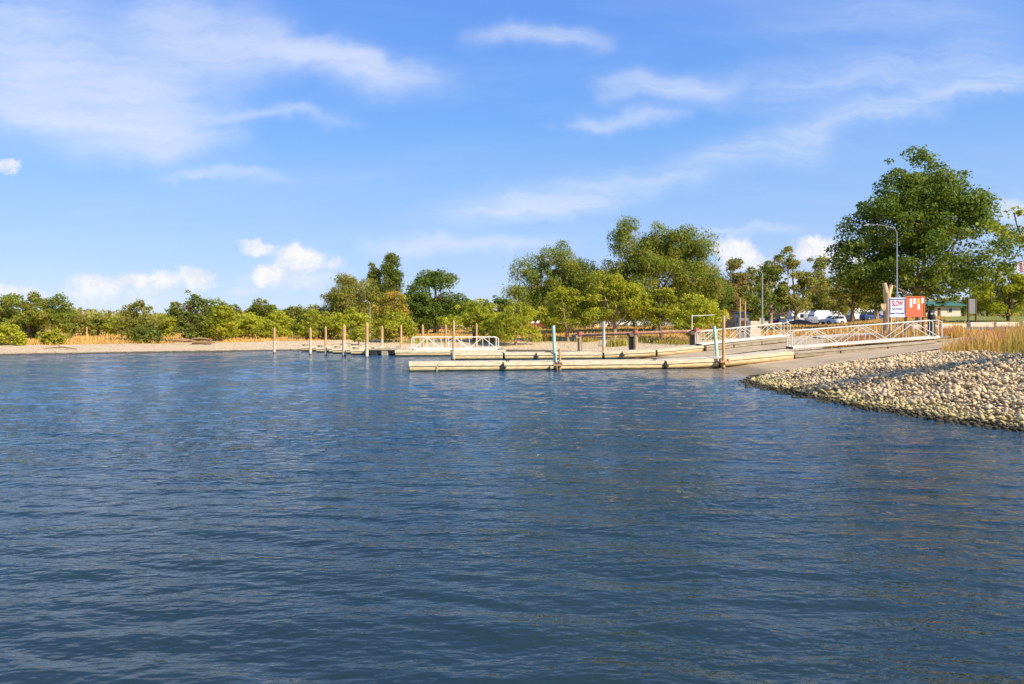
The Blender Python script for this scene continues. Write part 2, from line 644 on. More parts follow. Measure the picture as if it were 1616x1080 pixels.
M['wall_cream'] = plain('cream_wall', (0.62, 0.56, 0.44), .85, var=.08, scale=1)
M['wall_white'] = plain('white_wall', (0.72, 0.70, 0.66), .8, var=.06, scale=1)
M['roof_brown'] = plain('brown_roof', (0.16, 0.07, 0.055), .8, var=.15)
M['roof_red'] = plain('red_roof', (0.40, 0.14, 0.10), .8, var=.15)
M['roof_green'] = plain('green_metal_roof', (0.045, 0.15, 0.09), .5, var=.1)
M['roof_grey'] = plain('grey_roof', (0.24, 0.23, 0.22), .8, var=.1)
M['door_brown'] = plain('brown_door', (0.10, 0.05, 0.03), .7)
M['dirt'] = plain('mound_dirt', (0.15, 0.10, 0.06), .95, var=.3, scale=2, bump=.6)
M['flag_red'] = plain('flag_red', (0.45, 0.03, 0.05), .8)
M['flag_white'] = plain('flag_white', (0.75, 0.74, 0.74), .8)
M['flag_blue'] = plain('flag_blue', (0.03, 0.04, 0.16), .8)
M['rope'] = plain('rope', (0.62, 0.54, 0.38), .9)
M['driftwood'] = wood('driftwood', (0.42, 0.27, 0.14), (0.2, 0.12, .06), .9, 'x')
M['bright_orange'] = plain('orange_debris', (0.62, 0.25, 0.06), .8)


def leaf_mat(name, dark, mid, light, accent=None, trans=0.45, scale=0.35):
    m, t, b, out = newmat(name)
    tc = t.n.new('ShaderNodeTexCoord')
    P = tc.outputs['Object']
    rnd = t.attr('rnd')
    big = t.noise(P, scale, 3.0, 0.5)
    f = t.math('ADD', t.math('MULTIPLY', rnd, 0.55), t.math('MULTIPLY', t.ss(big, 0.3, 0.7), 0.45))
    c = t.ramp(f, [(0.0, dark), (0.5, mid), (1.0, light)])
    if accent:
        acc = t.noise(t.mapping(P, (1, 1, 1), (0, 0, 0), (7, 3, 2)), scale * 1.3, 3.0, 0.6)
        c = t.mix(t.ss(acc, 0.50, 0.68, 0.0, 0.8), c, accent)
    t.put(b.inputs['Base Color'], c)
    b.inputs['Roughness'].default_value = 0.55
    b.inputs['Specular IOR Level'].default_value = 0.3
    tr = t.n.new('ShaderNodeBsdfTranslucent')
    tcol = t.mix(1.0, c, (1.25, 1.25, 0.55), 'MULTIPLY')
    t.put(tr.inputs['Color'], tcol)
    mx = t.n.new('ShaderNodeMixShader')
    mx.inputs[0].default_value = trans
    t.l.new(b.outputs[0], mx.inputs[1]); t.l.new(tr.outputs[0], mx.inputs[2])
    t.l.new(mx.outputs[0], out.inputs[0])
    return m


LM = {
    'maple': leaf_mat('leaf_dark_green', (0.075, 0.125, 0.013), (0.145, 0.200, 0.026), (0.25, 0.30, 0.050)),
    'elm': leaf_mat('leaf_olive', (0.115, 0.155, 0.017), (0.24, 0.285, 0.036), (0.38, 0.40, 0.065), (0.36, 0.29, 0.07)),
    'lime': leaf_mat('leaf_lime', (0.202, 0.241, 0.017), (0.372, 0.383, 0.029), (0.589, 0.540, 0.057)),
    'yellow': leaf_mat('leaf_yellow_green', (0.26, 0.29, 0.022), (0.44, 0.45, 0.035), (0.62, 0.58, 0.07)),
    'dull': leaf_mat('leaf_dull_green', (0.15, 0.165, 0.025), (0.28, 0.28, 0.045), (0.42, 0.39, 0.08), (0.44, 0.33, 0.10)),
    'poplar': leaf_mat('leaf_poplar', (0.078, 0.128, 0.017), (0.186, 0.227, 0.034), (0.341, 0.341, 0.069)),
    'rusty': leaf_mat('leaf_rusty', (0.26, 0.22, 0.03), (0.42, 0.34, 0.05), (0.58, 0.42, 0.07), (0.60, 0.32, 0.06)),
    'brownish': leaf_mat('leaf_brownish', (0.14, 0.17, 0.03), (0.28, 0.26, 0.07), (0.44, 0.36, 0.14), (0.46, 0.29, 0.14)),
    'fir': leaf_mat('leaf_fir', (0.023, 0.050, 0.014), (0.046, 0.085, 0.023), (0.093, 0.128, 0.034)),
}


def scum(m):
    t = NT(m.node_tree)
    b = next(n for n in t.n if n.type == 'BSDF_PRINCIPLED')
    src = b.inputs['Base Color'].links[0].from_socket
    geo = t.n.new('ShaderNodeNewGeometry')
    P = geo.outputs['Position']
    z = t.math('ADD', t.sep(P)[2], t.math('MULTIPLY', t.noise(P, 2.5, 4.0, 0.7), -0.12))
    c = t.mix(t.ss(z, 0.07, -0.02, 0, .85), src, (0.05, 0.05, 0.02))
    st = t.noise(t.mapping(P, (1.4, 1.4, .25)), 1.0, 5.0, .7)
    c = t.mix(t.ss(st, .55, .75, 0, .45), c, (0.30, 0.20, 0.10))
    t.put(b.inputs['Base Color'], c)


scum(M['cream_float'])


def ramp_mat():
    m, t, b, out = newmat('ramp_slab')
    geo = t.n.new('ShaderNodeNewGeometry'); P = geo.outputs['Position']
    x, y, z = t.sep(P)[:]
    n1 = t.noise(P, .6, 6, .7); n2 = t.noise(t.mapping(P, (.25, 3, 1)), 1.2, 5, .65); n3 = t.noise(P, 14, 4, .7)
    c = t.ramp(t.math('ADD', t.math('MULTIPLY', n1, .6), t.math('MULTIPLY', n2, .4)), [(.32, (.34, .25, .15)), (.5, (.50, .38, .235)), (.68, (.62, .48, .31))])
    c = t.mix(t.ss(n3, .5, .8, 0, .4), c, (.25, .19, .12))
    wet = t.math('ADD', z, t.math('MULTIPLY', n1, -.25))
    c = t.mix(t.ss(wet, .12, -.03, 0, .7), c, (.16, .12, .075))
    j = t.math('ABSOLUTE', t.math('SUBTRACT', t.math('FRACT', t.math('DIVIDE', x, 3.0)), .5))
    c = t.mix(t.ss(j, .485, .497, 0, .7), c, (.12, .09, .06))
    t.put(b.inputs['Base Color'], c)
    b.inputs['Roughness'].default_value = .9
    b.inputs['Specular IOR Level'].default_value = .1
    g = t.math('SINE', t.math('MULTIPLY', x, 2 * math.pi / .12))
    t.put(b.inputs['Normal'], t.bump(t.math('ADD', t.math('MULTIPLY', g, .4), n3), .5, .02))
    return m


M['ramp'] = ramp_mat()


# ------------------------------------------------------------------ ground, water, hills
def fan_grid(ys, us):
    Yg, Ug = np.meshgrid(ys, us, indexing='ij')
    Xg = Yg * Ug
    n, m = Yg.shape
    idx = np.arange(n * m).reshape(n, m)
    faces = np.stack([idx[:-1, :-1], idx[:-1, 1:], idx[1:, 1:], idx[1:, :-1]], -1).reshape(-1, 4)
    return Xg, Yg, faces


def zones(Xg, Yg, s, W):
    """weights of what covers the ground: grass, green, paved-ish dirt"""
    n = vnoise(Xg * 0.5, Yg * 0.5, 21)
    n2 = vnoise(Xg * 1.7, Yg * 1.7, 22)
    bw = W[..., 0] * 13.0 + W[..., 1] * 13.5 + W[..., 2] * 17.0 + W[..., 3] * 8.3     # width of the bare shore
    grass = smst(s - bw + 1.2 * n + 0.6 * n2, -0.6, 1.0)
    u = Xg / np.maximum(Yg, 1)
    green = smst(u, 0.60, 0.66) * smst(Yg, 66, 72) + 0.55 * smst(u, 0.28, 0.34) * smst(Yg, 86, 92) * smst(u, 0.47, 0.40)
    lot = smst(Yg, 128, 133) * smst(u, 0.30, 0.34)
    return grass, np.clip(green, 0, 1), lot


def build_ground():
    ys = np.geomspace(9, 5200, 500)
    us = np.concatenate([np.linspace(-2.2, -0.8, 50)[:-1], np.linspace(-0.8, 0.8, 460), np.linspace(0.8, 2.6, 70)[1:]])
    Xg, Yg, faces = fan_grid(ys, us)
    z, s, W = ground_info(Xg, Yg)
    z = z - 0.10 * smst(W[..., 3], .4, .8) * smst(s, 8.5, 7.5) * smst(s, -.5, 0.4)
    grass, green, lot = zones(Xg, Yg, s, W)
    gr = 0.03 * vnoise(Xg * 3, Yg * 3, 31) * smst(Yg, 150, 60)
    V = np.stack([Xg, Yg, z + gr], -1).reshape(-1, 3)
    m, t, b, out = newmat('ground')
    tc = t.n.new('ShaderNodeTexCoord'); P = tc.outputs['Object']
    zz = t.sep(P)[2]
    v1 = t.voronoi(P, 7.0, 'Color')
    vg = t.sep(v1)[0]
    n1 = t.noise(P, 0.5, 6, 0.65)
    n2 = t.noise(P, 9.0, 6, 0.7)
    grav = t.ramp(t.math('ADD', t.math('MULTIPLY', vg, 0.6), t.math('MULTIPLY', n2, 0.5)),
                  [(0.15, (0.36, 0.26, 0.155)), (0.45, (0.60, 0.45, 0.275)), (0.95, (0.78, 0.62, 0.41))])
    grav = t.mix(t.ss(n1, 0.42, 0.7, 0, .55), grav, (0.56, 0.41, 0.245))
    # dark damp line at the water's edge
    wet = t.math('ADD', zz, t.math('MULTIPLY', t.noise(P, 1.5, 4), -0.10))
    grav = t.mix(t.ss(wet, 0.06, 0.0, 0, .85), grav, (0.045, 0.035, 0.02))
    gn = t.noise(P, 0.35, 6, 0.65); gn2 = t.noise(t.mapping(P, (1, .4, 1)), 6.0, 6, 0.75)
    dry = t.ramp(t.math('ADD', t.math('MULTIPLY', gn, 0.55), t.math('MULTIPLY', gn2, 0.45)),
                 [(0.30, (0.38, 0.21, 0.055)), (0.50, (0.56, 0.33, 0.085)), (0.72, (0.70, 0.46, 0.15))])
    grn = t.ramp(gn2, [(0.3, (0.13, 0.15, 0.03)), (0.7, (0.32, 0.31, 0.07))])
    dry = t.mix(t.attr('green'), dry, grn)
    lotc = t.ramp(n1, [(0.3, (0.22, 0.19, 0.15)), (0.7, (0.34, 0.29, 0.22))])
    c = t.mix(t.ss(t.math('ADD', t.attr('grass'), t.math('MULTIPLY', t.math('SUBTRACT', n2, 0.5), 0.7)), 0.35, 0.6), grav, dry)
    c = t.mix(t.attr('lot'), c, lotc)
    t.put(b.inputs['Base Color'], c)
    b.inputs['Roughness'].default_value = 0.95
    b.inputs['Specular IOR Level'].default_value = 0.15
    t.put(b.inputs['Normal'], t.bump(t.math('ADD', v1 and t.voronoi(P, 7.0), t.math('MULTIPLY', n2, .8)), 0.9, 0.08))
    me = np_mesh('ground', V, faces, m, True, {'grass': grass.ravel(), 'green': green.ravel(), 'lot': lot.ravel()})
    o = link('ground', me)
    tag(o, kind='structure')


build_ground()


def build_water():
    m, t, b, out = newmat('water')
    tc = t.n.new('ShaderNodeTexCoord'); P = tc.outputs['Object']
    x, y, z = t.sep(P)[:]
    # silt stirred up near the ramp and along the stones
    silt = t.math('MULTIPLY', t.ss(x, 4.0, 12.0), t.ss(y, 33.0, 37.0))
    silt = t.math('MULTIPLY', silt, t.ss(t.noise(P, 0.35, 4), 0.25, 0.55, 0.5, 1.0))
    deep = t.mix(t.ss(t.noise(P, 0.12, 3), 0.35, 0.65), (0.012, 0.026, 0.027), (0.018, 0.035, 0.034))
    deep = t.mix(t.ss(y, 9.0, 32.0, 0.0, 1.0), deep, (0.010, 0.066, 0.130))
    c = t.mix(silt, deep, (0.26, 0.19, 0.11))
    t.put(b.inputs['Base Color'], c)
    b.inputs['Roughness'].default_value = 0.06
    b.inputs['IOR'].default_value = 1.45
    mA = t.mapping(P, (1.0, 2.3, 1.0), (0, 0, R(-12)))
    mB = t.mapping(P, (1.2, 2.0, 1.0), (0, 0, R(16)))
    h1 = t.noise(mA, 2.6, 2.0, 0.5, 0.0)
    h2 = t.noise(mB, 6.5, 2.0, 0.5, 0.0)
    calm = t.ss(t.noise(t.mapping(P, (0.6, 1.0, 1)), 0.13, 3.0), 0.35, 0.65, 0.45, 1.0)
    h3 = t.noise(t.mapping(P, (1.0, 1.7, 1.0), (0, 0, R(-4))), 13.0, 2.0, 0.5)
    h = t.math('ADD', t.math('MULTIPLY', h1, 0.9), t.math('MULTIPLY', t.math('MULTIPLY', h2, 0.36), calm))
    h = t.math('ADD', h, t.math('MULTIPLY', t.math('MULTIPLY', h3, 0.10), calm))
    ruffle = t.ss(t.math('ADD', y, t.math('MULTIPLY', t.noise(P, 0.22, 3.0), 9.0)), 8.0, 24.0, 0.52, 1.15)
    patch = t.ss(t.noise(t.mapping(P, (.5, 1.0, 1), (0, 0, R(12))), 0.16, 4.0, 0.6), 0.36, 0.62, 0.55, 1.2)
    h = t.math('MULTIPLY', h, t.math('MULTIPLY', ruffle, patch))
    t.put(b.inputs['Normal'], t.bump(h, 1.0, 0.085))
    # near part: real waves
    ys = np.geomspace(2.6, 95, 640)
    us = np.linspace(-0.98, 0.98, 620)
    Xg, Yg, faces = fan_grid(ys, us)
    Z = np.zeros_like(Xg)
    r = np.random.default_rng(5)
    nW = 90
    lam = np.concatenate([np.exp(r.uniform(np.log(0.40), np.log(1.45), 40)), np.exp(r.uniform(np.log(0.16), np.log(0.55), 50))])
    row = Yg * (ys[1] / ys[0] - 1)
    wx = 0.5 * vnoise(Xg * 0.16, Yg * 0.16, 41)
    rf = 0.55 + 0.45 * smst(Yg, 9, 24)
    for i in range(nW):
        long_ = i < 40
        th = R(80) + r.normal(0, R(13 if long_ else 30))
        k = 2 * np.pi / lam[i]
        slope = 0.0245 if long_ else 0.021 * rf
        amp = slope / k * r.uniform(.6, 1.4)
        ph = r.uniform(0, 6.28)
        fade = smst(lam[i] / row, 2.0, 4.0)
        arg = k * (Xg * np.cos(th) + (Yg) * np.sin(th)) + ph + wx * 2.0
        env = 0.65 + 0.5 * np.sin(0.31 * k * 0.35 * (Xg * np.cos(th + 1) + Yg * np.sin(th + 1)) + ph * 3)
        Z += amp * env * (np.sin(arg) + 0.28 * np.sin(2 * arg + 1.5)) * fade
    edge = smst(np.abs(Xg / Yg), 0.98, 0.93)
    Z *= edge * (0.75 + 0.25 * vnoise(Xg * .10, Yg * .12, 44))
    V = np.stack([Xg, Yg, Z], -1).reshape(-1, 3)
    # keep the fan clear of dry ground
    _, s, _ = ground_info(Xg, Yg)
    sf = s.ravel()
    keep = (sf[faces].min(axis=1) < 2.5)
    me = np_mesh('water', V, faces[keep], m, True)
    tag(link('water', me), kind='structure')
    # the rest of the lake, level, below the wave sheet
    mb = MB()
    fl = lambda x0, x1, y0, y1: mb.poly([(x0, y0, -0.03), (x1, y0, -0.03), (x1, y1, -0.03), (x0, y1, -0.03)], [(0, 1, 2, 3)])
    fl(-400, 60, -400, 2.6)
    mb.poly([(-400, 2.6, -.03), (-2.55, 2.6, -.03), (-93.1, 95, -.03), (-400, 95, -.03)], [(0, 1, 2, 3)])
    mb.poly([(2.55, 2.6, -.03), (60, 2.6, -.03), (60, 60, -.03), (58.8, 60, -.03)], [(0, 1, 2, 3)])
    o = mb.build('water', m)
    tag(o, kind='structure')


build_water()


def build_hills():
    m = plain('hill_dry_haze', (0.34, 0.27, 0.24), .95, var=.15, scale=.004)  # dry tan with distance haze mixed into the colour
    n = 260
    az = np.linspace(R(-62), R(62), n)
    prof = np.interp(np.degrees(az), [-62, -38, -34, -31, -20, 0, 8, 16, 20, 23, 30, 40, 62],
                     [60, 30, 38, 22, 14, 16, 30, 52, 58, 46, 30, 26, 50])
    prof = prof + 5 * np.sin(az * 23) + 3 * np.sin(az * 61 + 1)
    V = []; rows = 8
    for k in range(rows):
        f = k / (rows - 1)
        dist = 2300 + 900 * f
        h = prof * math.sin(f * math.pi / 2) + 2 * np.sin(az * 90 + k)
        V.append(np.stack([np.sin(az) * dist, np.cos(az) * dist, h + 4 - 8 * (1 - f)], -1))
    V = np.array(V).reshape(-1, 3)
    idx = np.arange(rows * n).reshape(rows, n)
    faces = np.stack([idx[:-1, :-1], idx[:-1, 1:], idx[1:, 1:], idx[1:, :-1]], -1).reshape(-1, 4)
    tag(link('hills', np_mesh('hills', V, faces, m, True)), kind='structure')


build_hills()


def sheet(name, quad, mat, nx=30, ny=10, off=0.03, thick=0.0):
    """paved sheet that follows the ground between four plan corners"""
    q = [np.array(p, float) for p in quad]
    a = np.linspace(0, 1, nx)[None, :, None]; b = np.linspace(0, 1, ny)[:, None, None]
    pts = (q[0] * (1 - a) + q[1] * a) * (1 - b) + (q[3] * (1 - a) + q[2] * a) * b
    z, s, W = ground_info(pts[..., 0], pts[..., 1])
    V = np.concatenate([pts, (z + off)[..., None]], -1).reshape(-1, 3)
    idx = np.arange(nx * ny).reshape(ny, nx)
    faces = np.stack([idx[:-1, :-1], idx[:-1, 1:], idx[1:, 1:], idx[1:, :-1]], -1).reshape(-1, 4)
    o = link(name, np_mesh(name, V, faces, mat, True))
    tag(o, kind='structure')
    return o


sheet('boat_ramp', [(12.5, 36.2), (31, 38.6), (31, 43.6), (12.5, 43.0)], M['ramp'], 60, 14, 0.06)
sheet('boat_ramp', [(10.3, 49.0), (28, 49.6), (28, 54.5), (10.3, 54.5)], M['ramp'], 60, 14, 0.06)
sheet('pavement', [(24.5, 53.5), (38, 49.0), (40, 52.0), (25.5, 58)], M['pale_concrete'], 40, 12, 0.09)
sheet('road', [(31, 50.5), (110, 71), (110, 79), (33, 57)], M['asphalt'], 90, 10, 0.12)
sheet('parking_lot', [(42, 134), (150, 134), (155, 175), (42, 175)], M['asphalt'], 60, 16, 0.06)

# ------------------------------------------------------------------ stones
ROCK_CENTRE = []


def rock_arrays(seed, sub=1):
    import bmesh
    r = np.random.default_rng(seed)
    bm = bmesh.new()
    n = 13 if sub > 1 else 8
    q = []
    while len(q) < n:
        d = r.normal(size=3); d /= np.linalg.norm(d)
        if all(np.dot(d, e) < .80 for e in q): q.append(d)
    for d in q:
        bm.verts.new(d * r.uniform(.78, 1.08))
    bmesh.ops.convex_hull(bm, input=bm.verts)
    if sub > 1:
        bmesh.ops.bevel(bm, geom=bm.edges[:], offset=.045, segments=1, affect='EDGES')
    bmesh.ops.triangulate(bm, faces=bm.faces)
    bm.verts.index_update()
    V = np.array([v.co[:] for v in bm.verts]); Fc = np.array([[v.index for v in f.verts] for f in bm.faces])
    bm.free()
    V *= np.array([r.uniform(.85, 1.35), r.uniform(.7, 1.0), r.uniform(.40, .72)])
    return V, Fc


def rot_mats(n, r, tilt=0.5):
    az = r.uniform(0, 2 * np.pi, n); tx = r.normal(0, tilt, n); ty = r.normal(0, tilt, n)
    ca, sa = np.cos(az), np.sin(az); cx, sx = np.cos(tx), np.sin(tx); cy, sy = np.cos(ty), np.sin(ty)
    Z = np.zeros(n); O = np.ones(n)
    Rz = np.stack([ca, -sa, Z, sa, ca, Z, Z, Z, O], -1).reshape(n, 3, 3)
    Rx = np.stack([O, Z, Z, Z, cx, -sx, Z, sx, cx], -1).reshape(n, 3, 3)
    Ry = np.stack([cy, Z, sy, Z, O, Z, -sy, Z, cy], -1).reshape(n, 3, 3)
    return Rz @ Rx @ Ry


def rock_mat():
    m, t, b, out = newmat('rock')
    tc = t.n.new('ShaderNodeTexCoord')
    geo = t.n.new('ShaderNodeNewGeometry')
    oi = t.n.new('ShaderNodeObjectInfo')
    P = geo.outputs['Position']
    rnd = t.math('FRACT', t.math('ADD', t.attr('rnd'), t.math('MULTIPLY', oi.outputs['Random'], 1.0)))
    c = t.ramp(rnd, [(0.0, (0.36, 0.24, 0.12)), (0.18, (0.58, 0.42, 0.22)), (0.5, (0.64, 0.48, 0.27)), (0.8, (0.70, 0.54, 0.32)), (1.0, (0.54, 0.43, 0.28))])
    n = t.noise(P, 9.0, 6, 0.7)
    c = t.mix(t.ss(n, 0.45, 0.75, 0, .5), c, (0.34, 0.25, 0.15))
    z = t.sep(P)[2]
    zz = t.math('ADD', z, t.math('MULTIPLY', t.noise(P, 3.0, 3), -0.22))
    c = t.mix(t.ss(zz, 0.30, 0.10, 0, .55), c, (0.46, 0.38, 0.12))      # algae-yellow splash zone
    c = t.mix(t.ss(zz, 0.06, -0.03, 0, .93), c, (0.030, 0.026, 0.014))    # black wet foot
    t.put(b.inputs['Base Color'], c)
    b.inputs['Roughness'].default_value = 0.85
    b.inputs['Specular IOR Level'].default_value = 0.25
    t.put(b.inputs['Normal'], t.bump(t.noise(P, 22, 5, 0.7), 0.5, 0.02))
    return m


M['rock'] = rock_mat()


def joined_rocks(name, pts, sizes, variants, r, mat, tilt=0.5):
    Vs, Fs, A = [], [], []
    nv = 0
    n = len(pts)
    Rm = rot_mats(n, r, tilt)
    var = r.integers(0, len(variants), n)
    for k, (V0, F0) in enumerate(variants):
        sel = np.where(var == k)[0]
        if not len(sel): continue
        V = np.einsum('nij,vj->nvi', Rm[sel], V0) * sizes[sel][:, None, None] + pts[sel][:, None, :]
        Fx = F0[None] + (np.arange(len(sel)) * len(V0))[:, None, None] + nv
        nv += V.shape[0] * V.shape[1]
        Vs.append(V.reshape(-1, 3)); Fs.append(Fx.reshape(-1, 3))
        A.append(np.repeat(r.uniform(0, 1, len(sel)), len(V0)))
    return np_mesh(name, np.vstack(Vs), np.vstack(Fs), mat, False, {'rnd': np.concatenate(A)})


def build_riprap():
    r = np.random.default_rng(77)
    V4 = [rock_arrays(s, 2) for s in range(16)]
    V1 = [rock_arrays(s, 1) for s in range(20, 32)]   # 20 faces
    # bank sheet the stones lie on
    ys = np.linspace(10, 39, 70); xs = np.linspace(9.6, 33, 70)
    Xg, Yg = np.meshgrid(xs, ys)
    # candidates
    N = 230000
    X = r.uniform(9.8, 30, N); Y = r.uniform(9, 38.0, N)
    z, s, W = ground_info(X, Y)
    lim = 8.4 + 0.7 * vnoise(X * .9, Y * .9, 8)
    ok = (s > -0.9) & (s < lim) & (Y < 36.3 - 0.0 * X + 0.13 * (X - 12.5) + 0.25 * vnoise(X * 2, Y * 2, 6))
    X, Y, z, s = X[ok], Y[ok], z[ok], s[ok]
    # greedy thinning on a cell grid so stones pack without piling up
    size = np.exp(r.normal(math.log(0.068), 0.42, len(X)))
    size *= np.interp(Y, [18, 30, 37], [1.1, 1.0, .8])
    size = np.clip(size, .04, .16)
    order = r.permutation(len(X))
    cell = {}
    keepi = []
    for i in order:
        cx, cy = int(X[i] / 0.35), int(Y[i] / 0.35)
        good = True
        for a in (-1, 0, 1):
            for bb in (-1, 0, 1):
                for j in cell.get((cx + a, cy + bb), ()):
                    if (X[i] - X[j]) ** 2 + (Y[i] - Y[j]) ** 2 < (0.66 * (size[i] + size[j])) ** 2:
                        good = False; break
                if not good: break
            if not good: break
        if good:
            cell.setdefault((cx, cy), []).append(i); keepi.append(i)
    keep = np.array(keepi)
    X, Y, z, s, size = X[keep], Y[keep], z[keep], s[keep], size[keep]
    zc = z - 0.03 + size * 0.22 + 0.12 * np.clip(vnoise(X * 1.5, Y * 1.5, 12), -.6, 1) * smst(s, 0, 1) + r.uniform(0, .04, len(X))
    pts = np.stack([X, Y, zc], -1)
    vis = (np.abs(X / Y) < 0.765)
    score = np.where(vis, size / Y, 0)
    big = np.argsort(-score)[:300]
    mask = np.ones(len(X), bool); mask[big] = False
    gm = plain('riprap_bed', (0.20, 0.155, 0.10), .95, var=.3, scale=5, bump=.5)  # bed coloured dark to put shade into the gaps between stones
    zg, sg, Wg = ground_info(Xg, Yg)
    fl = (sg > -2) & (sg < 9.6) & (Yg < 37)
    idx = np.arange(Xg.size).reshape(Xg.shape)
    fc = np.stack([idx[:-1, :-1], idx[:-1, 1:], idx[1:, 1:], idx[1:, :-1]], -1).reshape(-1, 4)
    fk = fl.ravel()[fc].all(axis=1)
    bank = link('riprap_bank', np_mesh('riprap_bank', np.stack([Xg, Yg, zg - 0.05], -1).reshape(-1, 3), fc[fk], gm, True))
    tag(bank, kind='structure')
    meshes = []
    for V, Fc in V4:
        meshes.append(np_mesh('rock', V, Fc, M['rock'], False, {'rnd': np.full(len(V), r.uniform())}))
    for k, i in enumerate(big):
        o = link('rock', meshes[k % len(meshes)], bank)
        o.location = pts[i]
        o.scale = [size[i]] * 3
        o.rotation_euler = (r.normal(0, .45), r.normal(0, .45), r.uniform(0, 6.28))
    rest = np.where(mask)[0]
    me = joined_rocks('rock', pts[rest], size[rest], V4, r, M['rock'])
    o = link('rock', me, bank)
    o['kind'] = 'stuff'
    # pebbly debris on the far beach and between the ramps
    N = 9000
    X = r.uniform(-60, 27, N); Y = r.uniform(42, 86, N)
    z, s, W = ground_info(X, Y)
    ok = (s > 0.1) & (s < 13 + 3 * W[:, 2]) & ~((X > 10.5) & (Y < 43.5)) & ~((X > 10.5) & (Y > 48.9) & (Y < 54.6))
    X, Y, z = X[ok], Y[ok], z[ok]
    sz = np.exp(r.normal(math.log(.038), .40, len(X)))
    me = joined_rocks('beach_pebbles', np.stack([X, Y, z + sz * .3], -1), sz, V1, r, M['rock'])
    tag(link('beach_pebbles', me), kind='stuff')


build_riprap()


# ------------------------------------------------------------------ plants
def crown_mesh(name, lobes, n_clump, n_leaf, leaf, mat, r, clump=0.16, droop=0.0, squash=0.8, shell=0.55, depth=0.9, cover=2.0, box=None):
    """lobes: (x, z, rx, rz) in metres relative to the tree base; returns mesh and clump centres"""
    L = np.array(lobes, float)
    area = L[:, 2] * L[:, 3]
    pick = r.choice(len(L), n_clump, p=area / area.sum())
    d = r.normal(size=(n_clump, 3)); d /= np.linalg.norm(d, axis=1)[:, None]
    rad = shell + (1 - shell) * r.uniform(0, 1, n_clump) ** 0.6
    inner = r.uniform(0, 1, n_clump) < 0.22
    rad = np.where(inner, r.uniform(0.1, 0.7, n_clump), rad * 0.93)
    C = np.stack([L[pick, 0] + d[:, 0] * rad * L[pick, 2],
                  d[:, 1] * rad * L[pick, 2] * depth,
                  L[pick, 1] + d[:, 2] * rad * L[pick, 3]], -1)
    base = np.sqrt(L[:, 2].max() * L[:, 3].max())
    tot = cover * (L[:, 0] + L[:, 2]).max() * 2 * ((L[:, 1] + L[:, 3]).max() - (L[:, 1] - L[:, 3]).min()) * .78
    cr = math.sqrt(tot / (math.pi * n_clump)) * np.exp(r.normal(0, .40, n_clump))
    C[:, 0] *= .93
    w = cr ** 2; w /= w.sum()
    ci = r.choice(n_clump, n_leaf, p=w)
    e = r.normal(size=(n_leaf, 3)); e /= np.linalg.norm(e, axis=1)[:, None]
    e[:, 2] = np.where(r.uniform(0, 1, n_leaf) < .45, np.abs(e[:, 2]), e[:, 2])
    q = 0.35 + 0.65 * r.uniform(0, 1, n_leaf) ** .5
    q = q * np.where(r.uniform(0, 1, n_leaf) < .14, r.uniform(1.0, 1.42, n_leaf), 1.0)
    Pn = C[ci] + e * (cr[ci] * q)[:, None] * np.array([1, 1, squash])
    if droop:
        Pn[:, 2] -= droop * cr[ci] * r.uniform(0, 1, n_leaf) ** 2 * 2
    if box:
        x0, x1, z0, z1 = box
        for ax, lo, hi in ((0, x0, x1), (2, z0, z1)):
            a_, b_ = np.percentile(Pn[:, ax], [1.6, 98.6 if ax == 0 else 99.5])
            k_ = (hi - lo) / (b_ - a_)
            Pn[:, ax] = lo + (Pn[:, ax] - a_) * k_
            C[:, ax] = lo + (C[:, ax] - a_) * k_
    nrm = e + r.normal(size=(n_leaf, 3)) * 0.75 + np.array([0, 0, .25])
    nrm /= np.linalg.norm(nrm, axis=1)[:, None]
    tan = np.cross(nrm, r.normal(size=(n_leaf, 3)))
    if droop:
        tan = tan * .5 + np.array([0, 0, -1.0]) + r.normal(size=(n_leaf, 3)) * .3
        tan -= nrm * (tan * nrm).sum(1)[:, None]
    tan /= np.linalg.norm(tan, axis=1)[:, None]
    bit = np.cross(nrm, tan)
    sz = leaf * np.exp(r.normal(0, .28, n_leaf))
    l2 = (sz * (0.62 if not droop else 0.8))[:, None]; w2 = (sz * (0.40 if not droop else 0.28))[:, None]
    fold = nrm * (sz * .12)[:, None]
    V = np.stack([Pn - tan * l2, Pn + bit * w2 + fold, Pn + tan * l2, Pn - bit * w2 + fold], 1).reshape(-1, 3)
    Fq = np.arange(n_leaf * 4).reshape(-1, 4)
    crnd = r.uniform(0, 1, n_clump)
    A = np.repeat(np.clip(.5 * crnd[ci] + .5 * r.uniform(0, 1, n_leaf), 0, 1), 4)
    return np_mesh(name, V, Fq, mat, False, {'rnd': A}), C, cr


def limb(mb, p0, p1, r0, r1, r, sag=0.15, seg=4, n=6):
    p0 = Vector(p0); p1 = Vector(p1)
    L = (p1 - p0).length
    off = Vector(r.normal(size=3)) * L * 0.07
    pts, rad = [], []
    for k in range(seg + 1):
        f = k / seg
        p = p0.lerp(p1, f) + off * math.sin(f * math.pi)
        p.z += -sag * L * math.sin(f * math.pi) * (1 - f)
        pts.append(p); rad.append(r0 * (1 - f) + r1 * f)
    mb.tube(pts, rad, n, caps=False)
    return pts, rad


